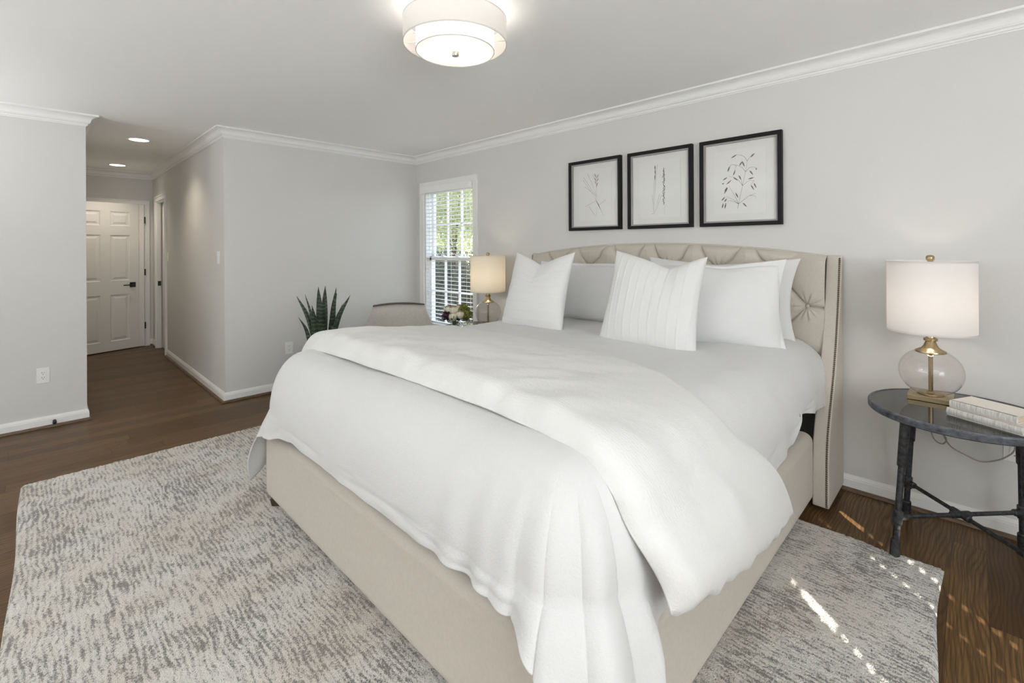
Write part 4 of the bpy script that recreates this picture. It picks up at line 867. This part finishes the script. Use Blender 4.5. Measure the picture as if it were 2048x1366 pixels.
# ------------------------------------------------------------------ framed botanical prints
DRAW = {"paper1":[[0.171,0.222],[-0.153,0.21],[-0.145,-0.208],[0.173,-0.203]],"paper2":[[0.162,0.203],[-0.151,0.205],[-0.15,-0.21],[0.16,-0.206]],"paper3":[[0.155,0.208],[-0.154,0.207],[-0.146,-0.213],[0.165,-0.196]],"s1":[[[-0.01,0.167],[-0.015,0.11],[-0.017,0.058],[-0.012,-0.003],[-0.014,-0.051],[-0.039,-0.099],[-0.086,-0.172]],[[0.111,0.152],[0.042,0.058],[-0.014,-0.013]],[[0.114,0.128],[0.054,0.05],[0.014,-0.001],[-0.014,-0.051]],[[0.07,0.176],[0.03,0.095],[-0.009,0.006]],[[0.1,0.073],[0.042,0.03],[-0.014,-0.013]],[[0.095,-0.091],[-0.014,-0.046]],[[-0.103,-0.048],[-0.039,-0.085]],[[0.06,-0.088],[-0.008,-0.173],[-0.016,-0.098]],[[-0.014,-0.051],[-0.053,-0.119],[-0.069,-0.144]],[[0.021,0.161],[-0.01,0.12]],[[-0.04,0.159],[-0.017,0.109]]],"l1":[[[0.005,0.173],[-0.011,0.138]],[[-0.034,0.162],[-0.015,0.129]],[[0.007,0.14],[-0.015,0.105]],[[-0.036,0.131],[-0.017,0.1]],[[0.003,0.112],[-0.017,0.081]],[[-0.031,0.099],[-0.017,0.07]],[[-0.017,0.086],[-0.017,0.055]],[[-0.012,-0.046],[-0.028,-0.075]],[[-0.025,-0.066],[-0.043,-0.095]],[[-0.034,-0.085],[-0.052,-0.119]]],"s2":[[[0.034,0.175],[0.033,0.077],[0.037,-0.025],[0.045,-0.17]],[[0.041,0.061],[0.048,-0.041],[0.049,-0.174]],[[0.016,0.177],[0.026,0.076],[0.035,-0.025]],[[-0.001,-0.037],[0.025,-0.129],[0.044,-0.174]],[[-0.015,-0.047],[0.013,-0.121],[0.041,-0.175]],[[0.059,-0.04],[0.049,-0.118],[0.049,-0.174]],[[-0.034,0.15],[-0.033,0.019],[-0.039,-0.116],[-0.038,-0.183]],[[0.062,-0.178],[0.034,-0.177]]],"l2":[[[0.034,0.175],[0.034,0.137]],[[0.034,0.145],[0.032,0.102]],[[0.033,0.111],[0.036,0.064]],[[-0.033,0.15],[-0.034,0.136]],[[-0.033,0.145],[-0.035,0.131]],[[-0.034,0.139],[-0.029,0.126]],[[-0.03,0.135],[-0.038,0.12]],[[-0.031,0.129],[-0.03,0.116]],[[-0.038,0.123],[-0.033,0.11]],[[-0.037,0.118],[-0.033,0.105]],[[-0.035,0.113],[-0.027,0.101]],[[-0.035,0.108],[-0.041,0.094]],[[-0.033,0.103],[-0.039,0.089]],[[-0.035,0.098],[-0.023,0.085]],[[-0.036,0.092],[-0.036,0.079]],[[-0.03,0.088],[-0.023,0.075]],[[-0.038,0.082],[-0.033,0.069]],[[-0.036,0.077],[-0.042,0.062]],[[-0.036,0.071],[-0.043,0.057]],[[-0.031,0.067],[-0.04,0.052]],[[-0.032,0.061],[-0.043,0.047]],[[-0.038,0.055],[-0.024,0.043]],[[-0.027,0.051],[-0.027,0.038]],[[-0.039,0.045],[-0.032,0.032]],[[-0.034,0.04],[-0.029,0.027]],[[-0.032,0.035],[-0.031,0.022]],[[-0.03,0.03],[-0.035,0.016]],[[-0.034,0.025],[-0.043,0.01]],[[-0.035,0.019],[-0.043,0.005]],[[-0.037,0.014],[-0.045,0.0]],[[-0.035,0.009],[-0.025,-0.004]],[[-0.037,0.003],[-0.044,-0.011]],[[-0.038,-0.002],[-0.035,-0.015]],[[-0.035,-0.007],[-0.026,-0.02]],[[-0.037,-0.012],[-0.035,-0.026]],[[-0.029,-0.017],[-0.023,-0.03]],[[-0.037,-0.023],[-0.044,-0.037]],[[-0.026,-0.027],[-0.04,-0.042]],[[-0.031,-0.033],[-0.025,-0.046]],[[-0.029,-0.038],[-0.039,-0.052]],[[-0.037,-0.044],[-0.022,-0.056]],[[-0.034,-0.049],[-0.026,-0.061]],[[-0.035,-0.054],[-0.03,-0.067]],[[-0.037,-0.059],[-0.039,-0.073]],[[-0.032,-0.064],[-0.04,-0.078]],[[-0.029,-0.069],[-0.027,-0.082]],[[-0.033,-0.075],[-0.026,-0.088]],[[-0.027,-0.079],[-0.031,-0.093]],[[-0.033,-0.085],[-0.028,-0.098]],[[-0.025,-0.09],[-0.038,-0.104]],[[-0.029,-0.095],[-0.039,-0.109]],[[-0.037,-0.101],[-0.031,-0.114]],[[-0.031,-0.106],[-0.033,-0.119]]],"s3":[[[0.01,-0.174],[0.006,-0.145],[-0.019,-0.03],[-0.037,0.057],[-0.048,0.123]],[[-0.048,0.123],[-0.066,0.15],[-0.083,0.166]],[[-0.048,0.123],[-0.027,0.156],[0.015,0.173],[0.044,0.162]],[[-0.037,0.057],[-0.013,0.09],[0.019,0.106]],[[-0.037,0.057],[-0.062,0.08],[-0.09,0.081],[-0.102,0.072]],[[-0.019,-0.03],[0.002,0.002],[0.031,0.027],[0.067,0.039]],[[-0.019,-0.03],[-0.055,-0.004],[-0.089,-0.004]],[[0.006,-0.145],[0.031,-0.086],[0.067,-0.022]],[[0.006,-0.145],[-0.026,-0.121],[-0.061,-0.097],[-0.099,-0.086]],[[0.006,-0.145],[0.038,-0.116],[0.082,-0.093]],[[0.006,-0.145],[0.046,-0.123],[0.075,-0.121]],[[-0.061,-0.097],[-0.089,-0.1],[-0.099,-0.115]],[[0.019,0.106],[0.052,0.11],[0.067,0.07]],[[0.019,0.106],[0.03,0.065]],[[-0.019,-0.03],[-0.005,0.031]],[[-0.089,-0.004],[-0.068,-0.028]]],"l3":[[[-0.066,0.143],[-0.093,0.168]],[[0.052,0.155],[0.015,0.173]],[[0.001,0.099],[-0.02,0.127]],[[-0.017,0.127],[-0.032,0.089]],[[0.074,0.067],[0.059,0.105]],[[0.038,0.04],[0.024,0.076]],[[0.104,0.016],[0.074,0.034]],[[0.081,-0.013],[0.049,0.013]],[[0.038,0.03],[0.009,0.006]],[[0.005,0.041],[-0.012,0.006]],[[-0.062,0.063],[-0.082,0.031]],[[-0.051,0.007],[-0.089,0.016]],[[0.11,-0.006],[0.094,-0.006]],[[0.097,-0.074],[0.071,-0.033]],[[0.093,-0.058],[0.075,-0.03]],[[0.025,-0.07],[0.007,-0.107]],[[-0.068,-0.028],[-0.088,-0.065]],[[-0.086,-0.018],[-0.101,-0.053]],[[0.113,-0.118],[0.09,-0.093]],[[0.094,-0.127],[0.079,-0.104]],[[0.109,-0.168],[0.101,-0.133]],[[0.092,-0.172],[0.084,-0.132]],[[-0.019,-0.139],[-0.045,-0.168]],[[-0.1,0.074],[-0.102,0.061]]]}
def ribbon(b, pts, w0, w1, x, mi=0):
    p = scurve([(a, c) for a, c in pts], max(6, 8*len(pts))) if len(pts) > 2 else np.array([np.array(pts[0])+(np.array(pts[1])-np.array(pts[0]))*q for q in np.linspace(0, 1, 5)])
    d = np.gradient(p, axis=0); d /= np.linalg.norm(d, axis=1)[:, None]+1e-9; n = np.stack([-d[:, 1], d[:, 0]], 1)
    ws = np.linspace(w0, w1, len(p))[:, None]; l, r = p+n*ws, p-n*ws
    g = [[(x, a[0], a[1]), (x, c[0], c[1])] for a, c in zip(l, r)]; b.grid(np.array(g))
def blade(b, p, w, x):
    a, c = np.array(p[0]), np.array(p[1]); d = c-a; L = np.linalg.norm(d); d /= L; n = np.array([-d[1], d[0]]); vs = []
    prof = [(0, 0), (0.25, 0.8), (0.5, 1), (0.8, 0.6), (1, 0.05)]
    for t_, k in prof: vs.append(a+d*L*t_+n*w*k)
    for t_, k in reversed(prof): vs.append(a+d*L*t_-n*w*k)
    b.add([(x, q[0], q[1]) for q in vs], [tuple(range(len(vs)))])
def picture(k, y, z, label):
    t = thing('framed_print', label, 'picture', (XH-0.001, y, z), 0, 'botanical prints above the bed')
    hw, hh = 0.250, 0.286; fw_ = 0.024
    b = MB(); b.box((-0.032, -hw, hh-fw_), (0, hw, hh)).box((-0.032, -hw, -hh), (0, hw, -hh+fw_)).box((-0.032, -hw, -hh+fw_), (0, -hw+fw_, hh-fw_)).box((-0.032, hw-fw_, -hh+fw_), (0, hw, hh-fw_))
    b.build('frame', 'frame_black', t, bevel=0.0015)
    iw, ih, l = hw-fw_-0.0005, hh-fw_-0.0005, 0.010
    b = MB(); b.box((-0.022, -iw, ih-l), (-0.006, iw, ih)).box((-0.022, -iw, -ih), (-0.006, iw, -ih+l)).box((-0.022, -iw, -ih+l), (-0.006, -iw+l, ih-l)).box((-0.022, iw-l, -ih+l), (-0.006, iw, ih-l)); b.build('liner', 'liner', t)
    MB().box((-0.0055, -iw, -ih), (-0.002, iw, ih)).build('mat_board', 'mat_board', t)
    pw, phh = 0.158, 0.208; rs = np.random.RandomState(k); E = []
    for (a, c) in (((-pw, -phh), (pw, -phh)), ((pw, -phh), (pw, phh)), ((pw, phh), (-pw, phh)), ((-pw, phh), (-pw, -phh))):
        for q in np.linspace(0, 1, 46)[:-1]: E.append((a[0]+(c[0]-a[0])*q+rs.normal(0, 0.0012), a[1]+(c[1]-a[1])*q+rs.normal(0, 0.0012)))
    n = len(E); b = MB().add([(-0.0085, p, q) for p, q in E]+[(-0.0060, p, q) for p, q in E], [tuple(range(n))]+[(i, (i+1) % n, n+(i+1) % n, n+i) for i in range(n)])
    pa = b.build('paper', 'paper', t)
    b = MB(); ws = {1: 0.0009, 2: 0.0007, 3: 0.0011}[k]; w = {1: 0.0028, 2: 0.0038, 3: 0.0042}[k]
    for p in DRAW['s%d' % k]: ribbon(b, p, ws, ws*0.45, -0.0088)
    n0 = len(b.f)
    for q, p in enumerate(DRAW['l%d' % k]): blade(b, p, w if k != 2 or q < 3 else 0.0021, -0.0090)
    b.mi[n0:] = [1]*(len(b.f)-n0)
    b.build('botanical_drawing', ['ink', 'ink_green' if k == 2 else 'ink'], pa)
    MB().add([(-0.0245, -iw, -ih), (-0.0245, iw, -ih), (-0.0245, iw, ih), (-0.0245, -iw, ih)], [(0, 1, 2, 3)]).build('glass', 'picture_glass', t)
picture(1, 2.19, 1.785, 'black framed grass sketch, leftmost of the three over the headboard')
picture(2, 1.63, 1.782, 'black framed print of two upright seed spikes, middle of the three')
picture(3, 1.079, 1.780, 'black framed print of a branching seed-pod stem, rightmost of the three')

# ------------------------------------------------------------------ armchair in the far corner (local: faces -y)
def armchair():
    t = thing('armchair', 'light grey upholstered armchair with dark wood top rail in the far corner', 'armchair', (2.44, 3.93, 0), math.radians(-32))
    def back_pt(u, v, off):      # u -1..1 across, v 0..1 up
        w = 0.40-0.150*v**1.1; return (u*w, 0.17+0.06*v-0.05*u*u-off, 0.40+0.395*v-0.012*u*u*v)
    n = 26; us = np.linspace(-1, 1, n); vv = np.linspace(0, 1, 18)
    fr = np.array([[back_pt(u, v, 0.085*(max(0, 1-u**6)**0.5)*(max(0, 1-(2*v-1)**8)**0.5)+0.002) for v in vv] for u in us]); bk = np.array([[back_pt(u, v, -0.012) for v in vv] for u in us])
    b = MB().grid(fr); b.grid(bk, flip=True)
    for i in (0, n-1): b.grid(np.array([fr[i], bk[i]]), flip=(i == 0))
    b.grid(np.array([fr[:, -1], bk[:, -1]])); b.grid(np.array([fr[:, 0], bk[:, 0]])); b.build('backrest', 'chair_fabric', t, smooth=True)
    tr = [(lambda q: (q[0], q[1]+0.012, q[2]+0.012))(back_pt(u, 1.0, 0.0)) for u in np.linspace(-1.0, 1.0, 20)]
    b = MB(); g = [[(x, y-0.030, z-0.007), (x, y+0.022, z-0.007), (x, y+0.022, z+0.004+0.004*(1-u*u)), (x, y-0.030, z+0.004+0.004*(1-u*u))] for (x, y, z), u in zip(tr, np.linspace(-1, 1, 20))]
    b.grid(np.array(g), closed_v=True); b.f += [(0, 1, 2, 3), (79, 78, 77, 76)]; b.mi += [0, 0]; r = b.build('top_rail', 'dark_wood', t, bevel=0.003); r['label'] = 'dark wood top rail'
    MB().box((-0.30, -0.30, 0.30), (0.30, 0.14, 0.44)).build('seat', 'chair_fabric', t, bevel=0.04, seg=4, auto=50)
    for s in (-1, 1):
        MB().box((min(s*0.305, s*0.37), -0.27, 0.26), (max(s*0.305, s*0.37), 0.13, 0.55)).build('armrest', 'chair_fabric', t, bevel=0.025, seg=4, auto=50)
        for yy in (-0.24, 0.16): MB().tube([(s*0.27, yy, 0.29), (s*0.30, yy+(0.05 if yy > 0 else -0.02), 0.0)], [0.024, 0.015], 12).build('leg', 'dark_wood', t, smooth=False, auto=40)
armchair()

# ------------------------------------------------------------------ snake plant
def snake_plant():
    t = thing('snake_plant', 'snake plant with upright banded leaves behind the bed corner', 'plant', (1.765, 4.08, 0))
    MB().lathe([(0, 0.0), (0.115, 0.0), (0.125, 0.02), (0.150, 0.46), (0.152, 0.475), (0.140, 0.475), (0.136, 0.44), (0, 0.44)], n=48).build('plant_pot', 'pot', t, auto=40)
    MB().lathe([(0, 0.452), (0.08, 0.450), (0.1355, 0.442), (0, 0.4405)], n=32).build('soil', 'soil', t, smooth=True)
    # leaves: tip given as px-like offsets across the view (a) and depth (d), height, width
    A = Vector((0.702, -0.712, 0)); D = Vector((0.712, 0.702, 0))
    L = [(-0.235, 0.02, 0.945, 0.030, -0.035), (-0.130, -0.05, 0.965, 0.017, -0.03), (-0.165, -0.10, 0.775, 0.022, -0.055), (-0.105, 0.03, 0.86, 0.028, -0.05), (-0.010, -0.06, 1.030, 0.046, -0.012), (0.018, 0.02, 1.032, 0.040, -0.005), (0.052, -0.08, 0.960, 0.042, 0.012), (0.100, 0.06, 1.015, 0.030, 0.05), (0.128, 0.00, 0.970, 0.024, 0.045), (0.150, 0.08, 0.87, 0.016, 0.05), (0.255, -0.03, 0.955, 0.036, 0.045), (0.205, -0.10, 0.795, 0.028, 0.06), (0.075, -0.11, 0.80, 0.034, 0.03), (-0.045, -0.12, 0.83, 0.035, -0.02), (0.165, -0.03, 0.78, 0.032, 0.05)]
    for i, (a, d, h, w, a0) in enumerate(L):
        root = A*a0*1.2+D*(d*0.6)+Vector((0, 0, 0.43)); tip = A*a+D*d+Vector((0, 0, h)); mid = root.lerp(tip, 0.55)+A*(a*-0.10)+Vector((0, 0, 0.03))
        c = scurve([root, mid, tip], 26); side0 = A if i % 3 else (A*0.8+D*0.6).normalized()
        g = []
        for k, p in enumerate(c):
            q = k/25; ww = 0.90*w*(0.55+0.45*math.sin(min(1, q*1.6)*PI/2))*max(0.02, (1-q**3.5)); fold = ww*0.35; p = Vector(p); tw = 0.5*math.sin(q*2+i)
            s = (side0*math.cos(tw*0.5)+D*math.sin(tw*0.5)).normalized(); nn = Vector((-s.y, s.x, 0))
            g.append([p-s*ww+nn*fold, p-s*ww*0.5+nn*fold*0.25, p+nn*-0.002, p+s*ww*0.5+nn*fold*0.25, p+s*ww+nn*fold])
        G = np.array(g); G2 = G+np.array(-D)*0.003
        b = MB().grid(G); b.grid(G2, flip=True)
        b.build('leaf', 'snake', t, smooth=True)
snake_plant()

# ------------------------------------------------------------------ flowers in a ribbed vase on the far table
def flowers():
    X, Y, Z0 = 2.725, 3.430, 0.6425
    v = thing('flower_vase', 'clear ribbed glass vase holding the small bouquet beside the far lamp', 'vase', (X, Y, Z0))
    n = 60; pr = [(0.040, 0.0), (0.046, 0.004), (0.047, 0.085), (0.050, 0.092)]; g = []
    for i in range(n):
        a = 2*PI*i/n; k = 1+0.035*math.cos(a*20); g.append([(r*k*math.cos(a), r*k*math.sin(a), z) for r, z in pr])
    b = MB().grid(np.array(g), closed_u=True); b.f.append(tuple(4*i for i in range(n))); b.mi.append(0); b.build('vessel', 'vase_glass', v, smooth=True)
    t = thing('bouquet', 'small bouquet of cream roses, purple and green blooms in the glass vase', 'bouquet', (X, Y, Z0+0.03))
    A = Vector((0.702, -0.712, 0)); D = Vector((0.712, 0.702, 0)); off = 0.03
    b = MB(); rs = np.random.RandomState(4)
    for i in range(10): b.tube([(rs.uniform(-0.025, 0.025), rs.uniform(-0.025, 0.025), -0.022), (rs.uniform(-0.04, 0.04), rs.uniform(-0.04, 0.04), 0.10)], 0.0022, 6)
    s = b.build('stems', 'bouquet_leaf', t)
    def rose(c, r):
        b = MB(); q = 7
        for layer in range(4):
            rr = r*(1-0.21*layer); m_ = 5 if layer < 3 else 3
            for k in range(m_):
                a0 = 2*PI*k/m_+layer*0.7; g = []
                for i in range(q):
                    u = i/(q-1)-0.5; row = []
                    for j in range(6):
                        w = j/5; el = -0.95+w*(1.95+0.12*layer); a = a0+u*1.7*(1-0.15*w); rad = rr*(math.cos(el*0.85))*(1+0.10*(w > 0.9))
                        row.append((rad*math.cos(a), rad*math.sin(a), r*0.95*math.sin(el)*(1-0.02*layer)))
                    g.append(row)
                b.grid(np.array(g))
        b.lathe([(0.0, -r*0.55), (r*0.45, -r*0.35), (r*0.62, r*0.1), (r*0.50, r*0.50), (r*0.22, r*0.72), (0.0, r*0.76)], n=16)
        o = b.build('rose', 'rose_cream', t, smooth=True, recalc=False); o.data.transform(Matrix.Translation(c) @ Matrix.Rotation(0.45, 4, A)); return o
    def P2(a, d, z): return A*a+D*d+Vector((0, 0, z-Z0-off))
    for a, d, z, r in ((-0.008, -0.060, 0.792, 0.040), (-0.010, -0.085, 0.738, 0.040), (0.052, -0.070, 0.752, 0.037), (-0.066, -0.03, 0.794, 0.036), (0.035, 0.02, 0.80, 0.034)): rose(P2(a, d, z), r)
    def pom(name, c, r, mt, cnt, seed, size):
        V, F = foliage(c.x, c.y, c.z, r, r, r, cnt, size, seed); MB().add(V, F).lathe([(0, -r*0.8), (r*0.55, -r*0.5), (r*0.75, 0), (r*0.55, r*0.5), (0, r*0.8)], c, 12).build(name, mt, t, recalc=False)
    pom('purple_bloom', P2(-0.070, -0.060, 0.745), 0.042, 'purple', 420, 5, 0.013)
    pom('green_bloom', P2(0.108, -0.030, 0.748), 0.056, 'green_bloom', 1000, 6, 0.009); pom('green_bloom', P2(0.080, 0.0, 0.796), 0.050, 'green_bloom', 700, 7, 0.009)
    V, F = foliage(0, 0, 0.062, 0.11, 0.11, 0.040, 110, 0.030, 8); MB().add(V, F).build('leaves', 'bouquet_leaf', t, recalc=False)
flowers()

# ------------------------------------------------------------------ ceiling light and hall downlights
def ceiling_light():
    X, Y = 1.335, 1.670
    t = thing('ceiling_light', 'white double drum ceiling light above the bed', 'ceiling light', (X, Y, ZC))
    zb = 2.280-ZC; zt_ = 2.386-ZC; R = 0.231
    o = MB().lathe([(R, zb), (R, zt_)], n=120).build('outer_shade', 'sheer_shade', t, smooth=True)
    for z in (zb, zt_): MB().lathe([(R+0.001, z-0.0025), (R+0.001, z+0.0025), (R-0.002, z+0.0025), (R-0.002, z-0.0025)], n=120, closed=True).build('shade_trim', 'binding', o)
    r, zi = 0.1755, 2.2475-ZC
    i_ = MB().lathe([(r, zi), (r, zt_-0.02)], n=120).build('inner_shade', 'diffuser_white', t, smooth=True)
    MB().lathe([(r+0.001, zi-0.002), (r+0.001, zi+0.002), (r-0.002, zi+0.002), (r-0.002, zi-0.002)], n=120, closed=True).build('shade_trim', 'binding', i_)
    MB().lathe([(0, zi+0.001), (r-0.002, zi+0.001)], n=96).build('diffuser', 'diffuser_white', t, smooth=True)
    MB().lathe([(0, zi+0.002), (0.0, zi-0.020), (0.015, zi-0.020), (0.0165, zi-0.016), (0.0165, zi-0.002), (0.006, zi), (0, zi+0.002)][1:], n=28).build('finial', 'nickel', t, auto=40)
    b = MB()
    for k in range(4):
        a = 2*PI*k/4+0.35; b.tube([(0.02*math.cos(a), 0.02*math.sin(a), zt_-0.01), (R*math.cos(a), R*math.sin(a), zt_-0.01)], 0.002, 6)
        a += 0.4; b.tube([((r+0.001)*math.cos(a), (r+0.001)*math.sin(a), zb+0.012), (R*math.cos(a), R*math.sin(a), zb+0.012)], 0.0016, 6)
    b.tube([(0, 0, -0.012), (0, 0, zi)], 0.006, 8)
    b.build('arms', 'white_plastic', t); MB().lathe([(0, -0.0005), (0.075, -0.0005), (0.075, -0.014), (0.06, -0.022), (0, -0.022)], n=48).build('canopy', 'white_plastic', t, auto=40)
    for k in range(3):
        a = 2*PI*k/3; l = lamp('bulb_light', 'POINT', 0.85, (0.085*math.cos(a), 0.085*math.sin(a), 2.315-ZC), (1.0, 0.93, 0.84), shadow_soft_size=0.03); l.parent = t
ceiling_light()
def downlight(label, x, y):
    t = thing('recessed_light', label, 'recessed light', (x, y, ZC), 0, 'hall downlights')
    MB().lathe([(0.078, -0.004), (0.092, -0.0045), (0.098, -0.001), (0.098, 0.0), (0.078, 0.0)], n=56, closed=True).build('trim_ring', 'white_plastic', t, auto=40)
    MB().lathe([(0, -0.003), (0.078, -0.003)], n=48).build('lens', 'led_disc', t)
    l = lamp('downlight_beam', 'SPOT', 32.0, (0, 0, -0.012), (1.0, 0.87, 0.70), (0, 0, -1), spot_size=math.radians(125), spot_blend=0.9, shadow_soft_size=0.07); l.parent = t
downlight('bright recessed ceiling light nearer the bedroom', 0.716, 5.837); downlight('bright recessed ceiling light near the hall door', 0.735, 7.762)
